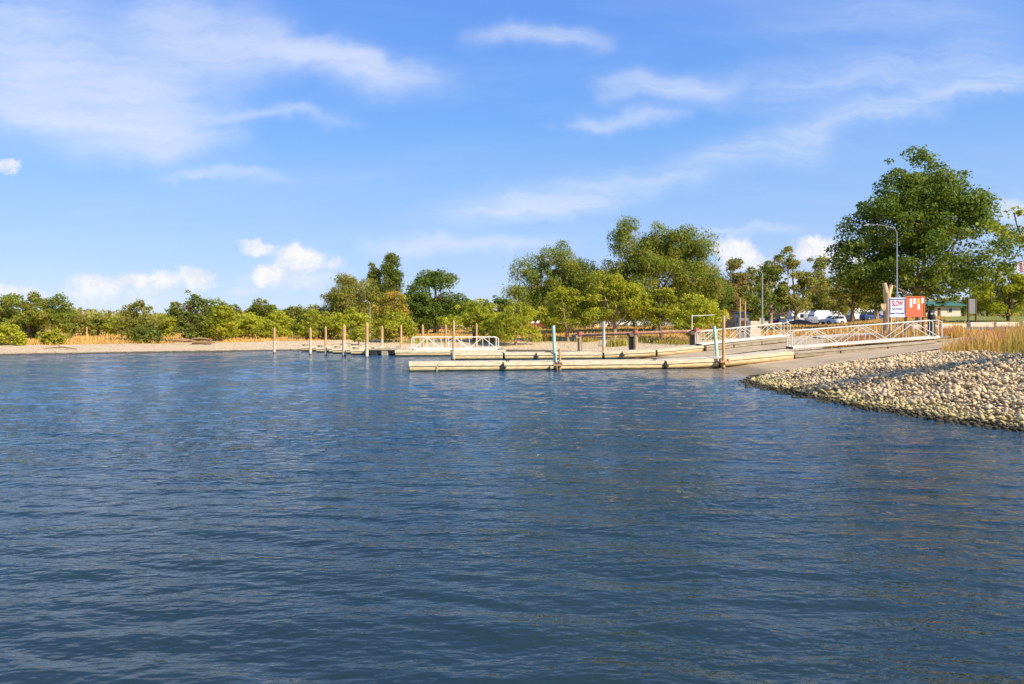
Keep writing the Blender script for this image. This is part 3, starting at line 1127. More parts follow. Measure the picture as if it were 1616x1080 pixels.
# lobe templates: x (-1..1), z (0..1 of crown height), rx, rz
SHAPES = {
    'round': [(0, .5, .92, .46), (-.35, .45, .6, .38), (.4, .5, .58, .40), (0, .78, .5, .22)],
    'maple': [(-.02, .42, .97, .34), (-.04, .62, .80, .31), (-.10, .80, .48, .20), (-.05, .22, .72, .22), (.14, .68, .58, .26), (-.60, .36, .38, .26)],
    'wide': [(-.4, .42, .58, .38), (.42, .45, .56, .40), (0, .66, .62, .34), (-.7, .3, .30, .26), (.72, .3, .30, .24), (.1, .25, .7, .25)],
    'dome': [(0, .42, .96, .42), (-.15, .70, .58, .28), (.35, .62, .52, .30), (-.55, .35, .42, .34), (.62, .34, .38, .32)],
    'column': [(0, .28, .85, .28), (0, .55, .80, .30), (0, .80, .52, .21)],
    'bush': [(0, .42, .96, .55), (-.5, .35, .5, .42), (.5, .38, .48, .44), (.1, .7, .5, .30)],
    'open': [(-.5, .35, .46, .24), (.55, .72, .34, .16), (-.25, .80, .36, .19), (.45, .35, .42, .24), (-.75, .55, .24, .16), (.05, .55, .45, .2), (0, .15, .6, .14)],
    'umbrella': [(-.35, .72, .46, .18), (.3, .76, .5, .2), (.78, .5, .26, .18), (-.75, .42, .28, .18), (-.3, .30, .55, .28), (.2, .32, .5, .25)],
    'spiky': [(0, .3, .8, .28), (-.55, .62, .34, .16), (.1, .85, .30, .16), (.5, .66, .36, .14), (0, .55, .5, .25)],
}


def tree(name, label, cat, px, wpx, ytop, ybot, D, shape='round', leafm='elm', bark='bark', dens=1.0, leafpx=3.0,
         group=None, seed=None, droop=0.0, clump=0.17, nclump=None, trunk_r=None, fork=0.25, bare=0, lean=0.0, squash=.8, dx=0.0, cover=2.6, depth=.9):
    r = np.random.default_rng(seed if seed is not None else int(px * 7 + ytop))
    p = at(px, D)
    root = empty(name, p)
    tag(root, label, cat, group)
    s = D / F
    leafpx = leafpx * .80
    hw = wpx / 2 * s
    zt = hgt(ytop, D) - p.z
    zb = max(hgt(ybot, D) - p.z, 0.05)
    ch = zt - zb
    lobes = []
    for (x, z, rx, rz) in SHAPES[shape]:
        j = r.uniform(.9, 1.1)
        lobes.append((x * hw * r.uniform(.92, 1.08) + dx, zb + z * ch * r.uniform(.96, 1.03), rx * hw * j * .95, rz * ch * j * .97))
    area_px = wpx * (ybot - ytop) * 0.75
    n_leaf = int(area_px * dens * 1.6 * (3.0 / leafpx) ** 1.5)
    n_leaf = max(500, min(n_leaf, 95000))
    if nclump is None:
        nclump = int(np.clip(45 + wpx * .9, 60, 190))
    crown, C, cr = crown_mesh('crown', lobes, nclump, n_leaf, leafpx * s, LM[leafm], r, clump, droop, squash, cover=cover, box=(-hw + dx, hw + dx, zb, zt - p.z * 0), depth=depth)
    link('crown', crown, root)
    # trunk and limbs reach for the leaf clumps
    tr = trunk_r or max(0.10, 0.028 * zt + .04)
    fz = zb + ch * fork
    tm = MB()
    top = Vector((lean * zt, 0, fz))
    pts = [(0, 0, -.3), (0.1 * lean * zt, 0, .12 * fz), (0.45 * lean * zt, 0.02, fz * .55), tuple(top)]
    tm.tube(pts, [tr * 1.35, tr * 1.05, tr * .9, tr * .72], 9, caps=True)
    tm.build('trunk', M[bark], root, smooth=True)
    bmb = MB()
    order = np.argsort(-cr)[:min(len(C), 46)]
    mains = []
    cent = Vector((float(np.mean(C[:, 0])), 0, zb + .75 * ch))
    # leader
    pts, rad = limb(bmb, top, cent, tr * .7, tr * .2, r, 0)
    mains.append((pts, rad))
    for k in order[:9]:
        tgt = Vector(C[k])
        f = r.uniform(.45, 1.0)
        start = Vector((0.45 * lean * zt * (2 * f) * .9, 0, fz * f))
        pts, rad = limb(bmb, start, tgt, tr * .48, tr * .12, r, .12, 5)
        mains.append((pts, rad))
    for k in order[9:]:
        tgt = Vector(C[k])
        bestd = 1e9; bp = None
        for pts, rad in mains:
            for q in range(1, len(pts)):
                dd = (pts[q] - tgt).length
                if dd < bestd and pts[q].z < tgt.z + .3 * ch:
                    bestd = dd; bp = (pts[q], rad[q])
        if bp:
            limb(bmb, bp[0], tgt, bp[1] * .65, max(.02, tr * .05), r, .05, 3, 5)
    for k in range(bare):       # dead limbs poking out
        st = mains[r.integers(0, len(mains))][0][-2]
        a = r.uniform(0, 6.28); l = ch * r.uniform(.22, .42)
        en = st + Vector((math.cos(a) * l * .8, math.sin(a) * l * .4, l * r.uniform(.3, 1.0)))
        pp, rr = limb(bmb, st, en, tr * .22, .03, r, -.1, 4, 5)
        for q in range(4):
            e2 = pp[2] + (pp[-1] - pp[2]) * r.uniform(.1, .8) + Vector(r.normal(size=3)) * l * .3
            limb(bmb, pp[r.integers(2, 4)], e2, .045, .015, r, 0, 2, 4)
    bmb.build('branches', M[bark], root, smooth=True)
    return root


T = tree
T('maple_tree', 'huge dark green shade tree behind the SLOW sign, tallest tree of all', 'tree', 1450, 234, 249, 470, 74, 'maple', 'maple', 'bark_pale', 1.15, 3.7, seed=4, clump=.135, nclump=460, cover=4.0, trunk_r=.34, fork=.12)
T('shade_tree', 'rounded green tree with low crown at the right edge beyond the road', 'tree', 1592, 108, 420, 492, 80, 'dome', 'lime', 'bark', 1.1, 3.0, seed=8, clump=.2)
T('overhanging_tree', 'leafy tree just outside the right edge, branch tips reaching into the picture', 'tree', 1840, 510, 305, 385, 21.5, 'round', 'lime', 'bark', .14, 6.0, seed=31, nclump=110, trunk_r=.16, fork=.2, cover=1.4, depth=.30)
T('elm_tree', 'broad old elm, the largest of the tree group in the middle', 'tree', 1035, 190, 356, 500, 88, 'dome', 'elm', 'bark', 1.6, 2.7, seed=3, droop=.4, cover=3.0, nclump=160)
T('elm_tree', 'dark elm with a hazy rounded crown left of the largest elm', 'tree', 876, 134, 391, 512, 90, 'wide', 'elm', 'bark_grey', 1.5, 2.6, seed=19, droop=.4, cover=2.6, nclump=110)
T('young_tree', 'bright green round tree with pale trunk standing before the big elms', 'tree', 970, 96, 430, 506, 76, 'dome', 'lime', 'bark_pale', 1.1, 3.0, seed=12, fork=.12)
T('young_tree', 'yellow-green spreading tree in the dry grass left of the round bright one', 'tree', 895, 80, 455, 516, 77, 'dome', 'lime', 'bark_pale', 1.0, 3.0, seed=22, fork=.1)
T('young_tree', 'leaning young tree with a kinked dark trunk right of the round bright one', 'tree', 1044, 64, 455, 508, 75, 'umbrella', 'lime', 'bark_grey', .95, 3.0, seed=23, lean=-.1)
T('shrub_tree', 'bushy yellow-green tree down to the ground beside the tan hut', 'tree', 1103, 76, 466, 530, 68, 'bush', 'yellow', 'bark_pale', 1.0, 3.2, seed=24)
T('willow_bush', 'large lime yellow willow bush at the top of the beach', 'shrub', 814, 68, 477, 535, 74, 'bush', 'yellow', 'bark_pale', 1.0, 2.8, seed=25, droop=.3)
T('willow_bush', 'yellow-green flat-topped willow right behind the level white gangway', 'shrub', 748, 96, 474, 522, 80, 'wide', 'yellow', 'bark', .9, 2.8, seed=26)
T('willow_bush', 'low grey-green shrub between the two willows on the beach', 'shrub', 778, 44, 500, 532, 78, 'bush', 'lime', 'bark', .9, 2.8, seed=27)
T('elm_tree', 'dark green umbrella-shaped tree with forked trunk right of the poplars', 'tree', 688, 92, 428, 518, 98, 'umbrella', 'maple', 'bark_grey', 1.1, 2.8, seed=28, nclump=60, trunk_r=.4, fork=.3)
T('elm_tree', 'dark low tree pressed against the umbrella-shaped tree', 'tree', 655, 50, 460, 520, 96, 'round', 'maple', 'bark', 1.2, 2.8, seed=29)
T('poplar_tree', 'taller and broader of the two upright poplars', 'tree', 617, 35, 402, 500, 135, 'column', 'poplar', 'bark', 1.6, 2.4, seed=30, cover=3.2, nclump=170, squash=1.4)
T('poplar_tree', 'shorter slim poplar at the left of the poplar pair', 'tree', 592, 25, 417, 500, 136, 'column', 'poplar', 'bark', 1.6, 2.4, seed=32, cover=3.2, nclump=120, squash=1.4)
T('rusty_tree', 'orange-tinged tree at the foot of the poplars', 'tree', 617, 50, 461, 520, 92, 'dome', 'rusty', 'bark', 1.0, 2.8, seed=33)
T('elm_tree', 'wide olive elm left of the poplars', 'tree', 543, 122, 437, 522, 102, 'wide', 'dull', 'bark_grey', 1.2, 2.6, seed=34, nclump=90, droop=.3)
T('shrub_tree', 'bright green layered shrub tree below the poplars', 'tree', 621, 68, 492, 536, 80, 'bush', 'lime', 'bark', 1.0, 2.8, seed=35)
T('shrub_tree', 'yellow-green shrub tree in front of the wide olive elm', 'tree', 552, 62, 486, 532, 84, 'bush', 'yellow', 'bark', 1.0, 2.8, seed=36)
T('shrub_tree', 'mid green shrub tree left of the yellow-green one under the olive elm', 'tree', 503, 58, 492, 534, 86, 'bush', 'lime', 'bark', 1.0, 2.8, seed=37)
T('shrub', 'small fountain-shaped green shrub at the beach top under the elm', 'shrub', 566, 30, 516, 538, 76, 'bush', 'lime', 'bark', 1.0, 2.6, seed=38)
T('shrub_tree', 'dark green ragged tree with jutting boughs on the left shore', 'tree', 300, 60, 466, 532, 78, 'spiky', 'poplar', 'bark', .95, 3.2, seed=39, clump=.2, bare=2)
T('shrub_tree', 'yellow-green shrub close right of the ragged dark tree', 'tree', 342, 58, 474, 530, 80, 'bush', 'lime', 'bark', 1.0, 2.9, seed=40)
T('shrub_tree', 'lanky olive tree with a thin umbrella top on the left shore', 'tree', 217, 62, 476, 534, 82, 'umbrella', 'dull', 'bark_pale', .9, 2.8, seed=41, bare=1)
T('shrub', 'dark green shrub at the beach top below the lanky olive tree', 'shrub', 232, 44, 512, 541, 76, 'bush', 'poplar', 'bark', 1.1, 2.8, seed=42)
T('elm_tree', 'rounded olive elm at the left edge of the picture', 'tree', 46, 126, 465, 534, 84, 'dome', 'elm', 'bark_grey', 1.3, 2.8, seed=43)
T('shrub', 'brilliant yellow-green shrub at the far left edge of the beach', 'shrub', 12, 50, 511, 545, 70, 'bush', 'yellow', 'bark', 1.2, 3.0, seed=44)
T('shrub', 'small lime shrub on the beach right of the far left yellow one', 'shrub', 82, 36, 520, 543, 72, 'bush', 'lime', 'bark', 1.1, 3.0, seed=45)
for i, (px, w, yt, D, lm, lab) in enumerate([
        (125, 44, 499, 96, 'dull', 'dull olive bush right of the left edge elm'),
        (155, 50, 497, 99, 'dull', 'broad olive bush behind the line of short posts'),
        (185, 40, 502, 97, 'lime', 'green bush left of the lanky olive tree'),
        (262, 44, 498, 94, 'lime', 'pale green bush left of the ragged dark tree'),
        (375, 54, 482, 98, 'dull', 'reddish olive bush beyond the yellow-green shrub'),
        (412, 56, 474, 106, 'elm', 'high domed olive bush in the middle of the left thicket'),
        (392, 52, 494, 88, 'yellow', 'yellow-green bush in front of the domed olive one'),
        (436, 48, 492, 90, 'yellow', 'golden green bush behind the lone pile'),
        (462, 46, 484, 98, 'dull', 'dark shadowed bush right of the lone pile'),
        (480, 40, 490, 92, 'elm', 'dark green bush left of the row of piles'),
        (350, 44, 506, 84, 'lime', 'low lime bush at the foot of the left thicket'),
        (422, 40, 508, 86, 'lime', 'low bright bush at the thicket edge by the lone pile'),
        (325, 30, 508, 82, 'yellow', 'small yellow bush under the ragged dark tree')]):
    T('bush', lab, 'shrub', px, w, yt, 536, D, 'bush', lm, 'bark', 1.05, 2.7, seed=60 + i, group='bushes of the thicket on the left shore')
T('dying_tree', 'half dead cottonwood with bare orange limbs behind the parked vehicles', 'tree', 1256, 98, 392, 488, 140, 'open', 'dull', 'bark_pale', .9, 2.6, seed=46, nclump=75, cover=1.5, bare=14, trunk_r=.34, fork=.08)
T('dying_tree', 'sparse brown tree with bare twigs left of the half dead cottonwood', 'tree', 1216, 50, 414, 498, 138, 'round', 'maple', 'bark_pale', .9, 2.6, seed=47, bare=4, cover=1.3)
T('poplar_tree', 'brown-tipped pointed tree behind the tan hut', 'tree', 1152, 56, 410, 500, 126, 'spiky', 'brownish', 'bark_pale', 1.1, 2.6, seed=48, bare=4, clump=.17)
T('park_tree', 'dark tree trunk-deep in shade between the elm and the brown-tipped tree', 'tree', 1132, 44, 440, 502, 120, 'round', 'maple', 'bark', 1.2, 2.6, seed=49)
T('park_tree', 'thin green tree right of the brown-tipped pointed one', 'tree', 1186, 54, 424, 502, 128, 'round', 'poplar', 'bark_pale', 1.0, 2.6, seed=50, bare=3)
T('park_tree', 'pale grey-green tree above the motorhome', 'tree', 1303, 66, 434, 492, 172, 'round', 'dull', 'bark', 1.2, 2.4, seed=51, bare=2)
T('park_tree', 'olive round tree with visible trunk in front of the white trailer', 'tree', 1345, 60, 424, 492, 112, 'dome', 'dull', 'bark', 1.2, 2.7, seed=52)
T('park_tree', 'pale green tree seen between the olive round tree and the huge shade tree', 'tree', 1384, 52, 428, 490, 128, 'round', 'poplar', 'bark_pale', .9, 2.6, seed=53)
T('park_tree', 'small far tree behind the green roofed shelter', 'tree', 1520, 50, 468, 494, 170, 'round', 'poplar', 'bark', 1.0, 2.4, seed=54)
T('park_tree', 'low far tree at the right end beyond the road sign', 'tree', 1558, 40, 462, 494, 150, 'round', 'dull', 'bark', 1.0, 2.4, seed=55)
for i, (px, w, yt, D, lab) in enumerate([
        (712, 56, 476, 128, 'green tree behind the flat-topped willow'),
        (742, 46, 474, 132, 'dark rounded tree at the left of the low gap in the skyline'),
        (786, 54, 468, 120, 'dark rounded tree at the right of the low gap in the skyline'),
        (930, 50, 440, 118, 'tree filling the gap between the two big elms'),
        (845, 60, 462, 104, 'shadowy tree under the left side of the dark elm'),
        (1085, 60, 440, 112, 'shadowy tree under the right side of the broad elm'),
        (1000, 60, 455, 118, 'shadowy tree behind the round bright one'),
        (1160, 60, 462, 150, 'shadowy green tree behind the tan hut roof')]):
    T('park_tree', lab, 'tree', px, w, yt, 504, D, 'round', 'maple' if i != 0 else 'lime', 'bark', 1.0, 2.6, seed=80 + i, group='trees of the park behind the beach')


def fir(px, D, ytop, ybot, label):
    p = at(px, D); s = D / F
    h = (ybot - ytop) * s
    p.z = hgt(ybot, D)
    root = empty('fir_tree', (p.x, p.y, gz(p.x, p.y)))
    tag(root, label, 'tree')
    r = np.random.default_rng(3)
    MB().tube([(0, 0, -.1), (0, 0, h * .9)], [.06, .02], 6).build('trunk', M['bark'], root)
    n = 700
    f = r.uniform(0, 1, n); a = r.uniform(0, 6.28, n)
    rad = (1 - f) * h * .48 * (.4 + .6 * r.uniform(0, 1, n))
    Pn = np.stack([np.cos(a) * rad, np.sin(a) * rad, f * h + .1 - rad * .25], -1)
    o = np.stack([np.cos(a), np.sin(a), -.3 + 0 * a], -1)
    b = np.stack([-np.sin(a), np.cos(a), 0 * a], -1)
    V = np.stack([Pn - o * .12, Pn + b * .05, Pn + o * .12, Pn - b * .05], 1).reshape(-1, 3)
    link('crown', np_mesh('crown', V, np.arange(n * 4).reshape(-1, 4), LM['fir'], False, {'rnd': np.repeat(r.uniform(0, 1, n), 4)}), root)


fir(1000, 72, 507, 524, 'tiny dark fir standing above the second trestle post')


def far_woods():
    r = np.random.default_rng(91)
    n = 46000
    u = r.uniform(-1.1, 1.1, n)
    D = r.uniform(185, 330, n)
    X = u * D
    c = vnoise(X * .05, D * .05, 90) + .5 * vnoise(X * .16, D * .1, 92)
    H = 4.5 + 2.2 * c + 2.0 * smst(u, .15, .5)
    H *= np.where((u > .34) & (u < .40), .55, 1.0)
    z, _, _ = ground_info(X, D)
    f = r.uniform(0, 1, n) ** .7
    Pn = np.stack([X, D, z + f * H], -1)
    e = r.normal(size=(n, 3)); e /= np.linalg.norm(e, axis=1)[:, None]
    tn = np.cross(e, r.normal(size=(n, 3))); tn /= np.linalg.norm(tn, axis=1)[:, None]
    bt = np.cross(e, tn)
    sz = (.55 * np.exp(r.normal(0, .3, n)))[:, None]
    V = np.stack([Pn - tn * sz, Pn + bt * sz * .7, Pn + tn * sz, Pn - bt * sz * .7], 1).reshape(-1, 3)
    me = np_mesh('distant_woods', V, np.arange(n * 4).reshape(-1, 4), LM['dull'], False, {'rnd': np.repeat(r.uniform(0, 1, n), 4)})
    tag(link('distant_woods', me), kind='stuff')


far_woods()


def grass_mat(name, lo, mid, hi, tip):
    m, t, b, out = newmat(name)
    tc = t.n.new('ShaderNodeTexCoord'); P = tc.outputs['Object']
    c = t.ramp(t.attr('rnd'), [(0, lo), (.5, mid), (1, hi)])
    c = t.mix(t.ss(t.noise(P, .8, 3), .40, .62, 0, .55), c, mid)
    tipf = t.math('MULTIPLY', t.ss(t.attr('hh'), .45, .95), t.ss(t.noise(t.mapping(P, (1, 1, .3)), .55, 2), .42, .58))
    c = t.mix(tipf, c, tip)
    t.put(b.inputs['Base Color'], c)
    b.inputs['Roughness'].default_value = .8
    tr = t.n.new('ShaderNodeBsdfTranslucent'); t.put(tr.inputs['Color'], c)
    mx = t.n.new('ShaderNodeMixShader'); mx.inputs[0].default_value = .3
    t.l.new(b.outputs[0], mx.inputs[1]); t.l.new(tr.outputs[0], mx.inputs[2]); t.l.new(mx.outputs[0], out.inputs[0])
    return m


def blades(name, X, Y, H, width, mat, seed, lean=.25, z=None, head=False):
    r = np.random.default_rng(seed)
    n = len(X)
    if z is None:
        z, _, _ = ground_info(X, Y)
    a = r.uniform(0, 2 * np.pi, n)
    lv = r.normal(0, lean, (n, 2)) * H[:, None]
    B = np.stack([X, Y, z - .03], -1)
    w = np.stack([np.cos(a), np.sin(a), 0 * a], -1) * (width * np.exp(r.normal(0, .3, n)))[:, None] * .5
    mid = B + np.stack([lv[:, 0] * .35, lv[:, 1] * .35, H * .6], -1)
    top = B + np.stack([lv[:, 0], lv[:, 1], H], -1)
    k = .95 if head else .7
    V = np.stack([B - w, B + w, mid - w * k, mid + w * k, top], 1).reshape(-1, 3)
    i = np.arange(n) * 5
    F3 = np.concatenate([np.stack([i, i + 1, i + 3], -1), np.stack([i, i + 3, i + 2], -1), np.stack([i + 2, i + 3, i + 4], -1)])
    A = np.repeat(r.uniform(0, 1, n), 5); hh = np.tile([0, 0, .6, .6, 1.0], n)
    return link(name, np_mesh(name, V, F3, mat, False, {'rnd': A, 'hh': hh}))


GM_tall = grass_mat('tall_grass', (0.44, 0.27, 0.06), (0.66, 0.42, 0.09), (0.80, 0.56, 0.17), (0.66, 0.26, 0.14))
GM_tallg = grass_mat('tall_grass_green', (0.20, 0.22, 0.03), (0.42, 0.37, 0.05), (0.60, 0.50, 0.10), (0.62, 0.30, 0.14))
GM_dry = grass_mat('dry_grass', (0.46, 0.27, 0.07), (0.68, 0.42, 0.11), (0.80, 0.56, 0.20), (0.62, 0.34, 0.10))


def build_grass():
    r = np.random.default_rng(7)
    # tall stand right of the gangway foot
    N = 26000
    X = r.uniform(17, 44, N); Y = r.uniform(22, 41, N)
    z, s, W = ground_info(X, Y)
    u = X / Y
    n = vnoise(X * .7, Y * .7, 51)
    left = 0.632 + .012 * n + 0.0012 * (38 - Y)
    ok = (s > 8.2 + .8 * n) & (u > left) & (u < .86) & (Y < 37.5 + .5 * n + .1 * (X - 24)) & ~((Y > 36.0) & (X < 27))
    X, Y, z, u = X[ok], Y[ok], z[ok], u[ok]
    yt = np.interp(u, [.62, .66, .70, .76, .9], [.50, .85, 1.05, 1.25, 1.3])
    H = yt * np.exp(r.normal(-.08, .22, len(X))) * (.85 + .15 * vnoise(X * 1.3, Y * 1.3, 54))
    g = (vnoise(X * .5, Y * .5, 55) + .6 * (u - .70) * 8 - .1 + r.normal(0, .45, len(X))) > .25
    o = blades('tall_grass', X[~g], Y[~g], H[~g], .024, GM_tall, 1, .16, z[~g], True); tag(o, kind='stuff')
    o = blades('tall_grass', X[g], Y[g], H[g] * .97, .030, GM_tallg, 2, .14, z[g]); tag(o, kind='stuff')
    # dry grass: far bank, knoll by the signs
    N = 150000
    D = np.exp(r.uniform(np.log(38), np.log(135), N)); uu = r.uniform(-.85, .85, N)
    X = uu * D; Y = D
    z, s, W = ground_info(X, Y)
    gr, gn, lot = zones(X, Y, s, W)
    ok = (gr > .5) & (lot < .2) & (gn < .6)
    ok &= ~((X > 12) & (X < 31) & (Y < 43.8)) & ~((X > 10) & (X < 28.2) & (Y > 48.8) & (Y < 54.8)) & ~((X > 24) & (X < 40) & (Y > 53.2 - (X - 24.5) * .333) & (Y < 58.2 - (X - 25.5) * .41))
    yc = 50.5 + (X - 31) * (20.5 / 79)
    ok &= ~((X > 30.5) & (Y > yc - 0.4) & (Y < yc + 7.6))
    X, Y, z, s, W = X[ok], Y[ok], z[ok], s[ok], W[ok]
    H = np.exp(r.normal(math.log(.24), .4, len(X))) * np.interp(Y, [60, 105, 135], [1, .6, .35]) * (1 + .5 * vnoise(X * .4, Y * .4, 61)) * (1 + W[:, 0] * .3)
    o = blades('dry_grass', X, Y, np.clip(H, .08, 1.0), .07, GM_dry, 3, .35, z); tag(o, kind='stuff')
    # knoll with the signs: knee-high straw
    N = 20000
    X = r.uniform(20, 33, N); Y = r.uniform(43.8, 49, N)
    u = X / Y
    n = vnoise(X * .8, Y * .8, 63)
    ok = (u > .465 + .02 * n) & (u < .66) & (Y > 44.1 + .3 * n)
    X, Y = X[ok], Y[ok]
    H = .55 * np.exp(r.normal(0, .3, len(X))) * (.8 + .35 * vnoise(X, Y, 64))
    o = blades('dry_grass', X, Y, np.clip(H, .1, .9), .035, GM_tall, 4, .22); tag(o, kind='stuff')
    # clumps at the top of the middle beach
    Xs, Ys, Hs = [], [], []
    for (px, D, w, h) in [(978, 69, 1.5, .8), (1010, 72, .9, .5), (925, 76, 1.4, .5), (855, 78, 2.2, .7), (1060, 68, 1.6, .5), (1085, 66, 1.4, .5), (775, 79, 2.0, .6), (660, 80, 2.6, .6), (1035, 70, 1.6, .45)]:
        c = at(px, D)
        k = 420
        Xs.append(c.x + r.normal(0, w * .45, k)); Ys.append(c.y + r.normal(0, w * .4, k)); Hs.append(h * np.exp(r.normal(-.1, .3, k)))
    X = np.concatenate(Xs); Y = np.concatenate(Ys); H = np.concatenate(Hs)
    o = blades('dry_grass', X, Y, H, .06, GM_tallg, 5, .3); tag(o, kind='stuff')


build_grass()


# ------------------------------------------------------------------ floats, piles, gangways
def lerp(a, b, f): return a + (b - a) * f


def dock_section(root, p0, p1, width=2.2, dia=.42, first=False, rope=False, fascia=True, ends=True):
    """one float section: two round float tubes, fascia boards, plank deck. p0, p1: deck-top centre line of the near edge"""
    p0 = Vector(p0); p1 = Vector(p1)
    d = (p1 - p0); L = d.length; d.normalize()
    side = Vector((-d.y, d.x, 0)).normalized()
    upv = side.cross(d) * -1
    if upv.z < 0: upv = -upv
    sec = MB()
    for sgn in (0, 1):
        o = side * (dia * .5 if sgn == 0 else width - dia * .5) - upv * (.10 + dia * .42)
        sec.tube([p0 + o + d * .02, p0 + o + d * .06, p1 + o - d * .06, p1 + o - d * .02], [dia * .40, dia * .5, dia * .5, dia * .40], 14)
    fl = sec.build('float_tube', M['cream_float'], root, smooth=True)
    for sgn in (0, 1):
        fb = MB()
        off = side * (-.02 if sgn == 0 else width + .02) - upv * .09
        a = p0 + off; b2 = p1 + off
        rz = math.atan2(d.y, d.x); ry = -math.asin(max(-1, min(1, d.z)))
        fb.box((a + b2) / 2, (L - .04, .05, .15), rz, 0, ry)
        fb.build('fascia_board', M['deck_board'], root)
    dk = MB()
    n = max(2, int(L / .30))
    rz = math.atan2(d.y, d.x); ry = -math.asin(max(-1, min(1, d.z)))
    for i in range(n):
        f = (i + .5) / n
        c = p0 + d * (L * f) + side * (width / 2) + upv * (0.0 + random.uniform(-.003, .003))
        dk.box(c, (L / n - .018, width, .045), rz, 0, ry)
    o = dk.build('deck_planks', M['deck_board'], root)
    o['kind'] = 'stuff'
    return fl


def hinge(root, p, dy=0):
    mb = MB()
    mb.box((p[0], p[1] - .07, p[2] - .20), (.17, .12, .24))
    mb.box((p[0] + .02, p[1] - .02, p[2] - .03), (.07, .10, .12))
    mb.box((p[0] + .14, p[1] - .06, p[2] - .27), (.12, .10, .08))
    mb.build('hinge', M['black'], root)


def cleat(root, p):
    mb = MB()
    mb.tube([(p[0] - .16, p[1], p[2] + .12), (p[0] + .16, p[1], p[2] + .12)], .03, 6)
    mb.tube([(p[0] - .05, p[1], p[2]), (p[0] - .05, p[1], p[2] + .12)], .025, 6)
    mb.tube([(p[0] + .05, p[1], p[2]), (p[0] + .05, p[1], p[2] + .12)], .025, 6)
    mb.build('cleat', M['black'], root)


def fpt(px, D, z):
    return ((px - HX) / F * D, D, z)


# front dock
D1 = lambda px: lerp(39.3, 42.0, (px - 645) / 490.0)
fd = empty('floating_dock', fpt(645, 39.3, 0)); o_ = Vector(fd.location)
tag(fd, 'long cream floating dock nearest the viewer, its right end tilted up on the ramp', 'dock', 'floating docks of the launch ramp')
pp = [fpt(645, D1(645), .47), fpt(882, D1(882), .46), fpt(1050, D1(1050), .47), fpt(1137, D1(1137), .60), fpt(1255, 42.6, 1.0)]
rel = [Vector(p) - o_ for p in pp]
for i in range(4):
    dock_section(fd, rel[i] + Vector((.06 if i else 0, 0, 0)), rel[i + 1] - Vector((.06, 0, 0)), 2.1, .46)
for i in (2,):
    hinge(fd, rel[i])
hinge(fd, rel[0].lerp(rel[1], .62)); hinge(fd, rel[3])
# rope loop hanging over the left part
mb = MB()
rp = rel[0].lerp(rel[1], .20)
mb.tube([rp + Vector((-.15, -.06, -.52)), rp + Vector((-.13, -.10, -.2)), rp + Vector((.0, -.09, 0)), rp + Vector((.22, .15, .05)), rp + Vector((.6, .5, .04))], .022, 6)
mb.build('mooring_rope', M['rope'], fd)
cleat(fd, rel[0].lerp(rel[1], .65) + Vector((0, .25, .02))); cleat(fd, rel[1].lerp(rel[2], .9) + Vector((0, .25, .02)))

# second dock
D2 = lambda px: lerp(52.0, 53.5, (px - 715) / 240.0)
sdk = empty('floating_dock', fpt(712, 52, 0)); o_ = Vector(sdk.location)
tag(sdk, 'cream floating dock second from the viewer, beyond the strip of open water', 'dock', 'floating docks of the launch ramp')
pp = [fpt(712, 52.0, .48), fpt(795, D2(795), .47), fpt(952, D2(952), .47), fpt(1036, 53.6, .66), fpt(1112, 53.8, 1.0)]
rel = [Vector(p) - o_ for p in pp]
for i in range(4):
    dock_section(sdk, rel[i] + Vector((.06, 0, 0)), rel[i + 1] - Vector((.06, 0, 0)), 2.1, .46)
hinge(sdk, rel[1].lerp(rel[2], .32)); hinge(sdk, rel[2].lerp(rel[3], .35))
mb = MB()
rp = rel[1].lerp(rel[2], .46)
mb.tube([rp + Vector((-.4, .1, .06)), rp + Vector((0, -.02, .10)), rp + Vector((.35, -.06, -.05)), rp + Vector((.75, -.08, -.28))], .03, 6)
mb.build('mooring_rope', M['black'], sdk)

# third dock and the fingers beyond it
td = empty('floating_dock', fpt(618, 58, 0)); o_ = Vector(td.location)
tag(td, 'cream floating dock third from the viewer, carrying the level white gangway', 'dock', 'floating docks of the launch ramp')
pp = [fpt(622, 57.4, .46), fpt(712, 57.8, .46), fpt(800, 58.2, .46)]
rel = [Vector(p) - o_ for p in pp]
for i in range(2):
    dock_section(td, rel[i] + Vector((.05, 0, 0)), rel[i + 1] - Vector((.05, 0, 0)), 3.2, .42)
fing = [(583, 560.5, 'dark ended finger float closest to the third dock'), (553, 560.2, 'finger float beside the fat pile with pointed top'),
        (524, 558.2, 'finger float beside the pile second from the fat pointed one'), (498, 556.3, 'finger float next to the outermost one'),
        (474, 554.4, 'outermost finger float at the far left end of the docks')]
for i, (px, py, lab) in enumerate(fing):
    D = wl(py)
    f = empty('finger_float', fpt(px, D, 0))
    tag(f, lab, 'dock', 'finger floats of the far dock')
    if i == 0:      # low dark barge of three bare pontoons
        for k in range(3):
            b_ = MB(); b_.box((.35 + k * .95, .9, .16), (.62, 1.8, .52), 0, 0, 0, .08)
            b_.build('pontoon', M['black'] if k != 1 else M['grey_float'], f)
        MB().box((1.3, 1.0, .47), (3.4, 2.1, .09)).build('deck_planks', M['grey_float'], f)
    else:
        dock_section(f, Vector((0, 0, .46)), Vector((6.8, .2, .46)), 1.15, .38)
        for k in range(5):
            MB().box((.4 + k * 1.4, .55, .58), (.5, .3, .16), random.uniform(-.3, .3)).build('cover_plate', M['deck_board'] if k % 2 else M['grey_float'], f)
    cleat(f, (.25, .2, .50))
wk = empty('walkway_float', fpt(600, 64, 0))
tag(wk, 'pale walkway float running behind the finger floats toward the beach', 'dock')
dock_section(wk, Vector((-5.0, .5, .46)), Vector((6.0, 0.2, .46)), 1.8, .38)


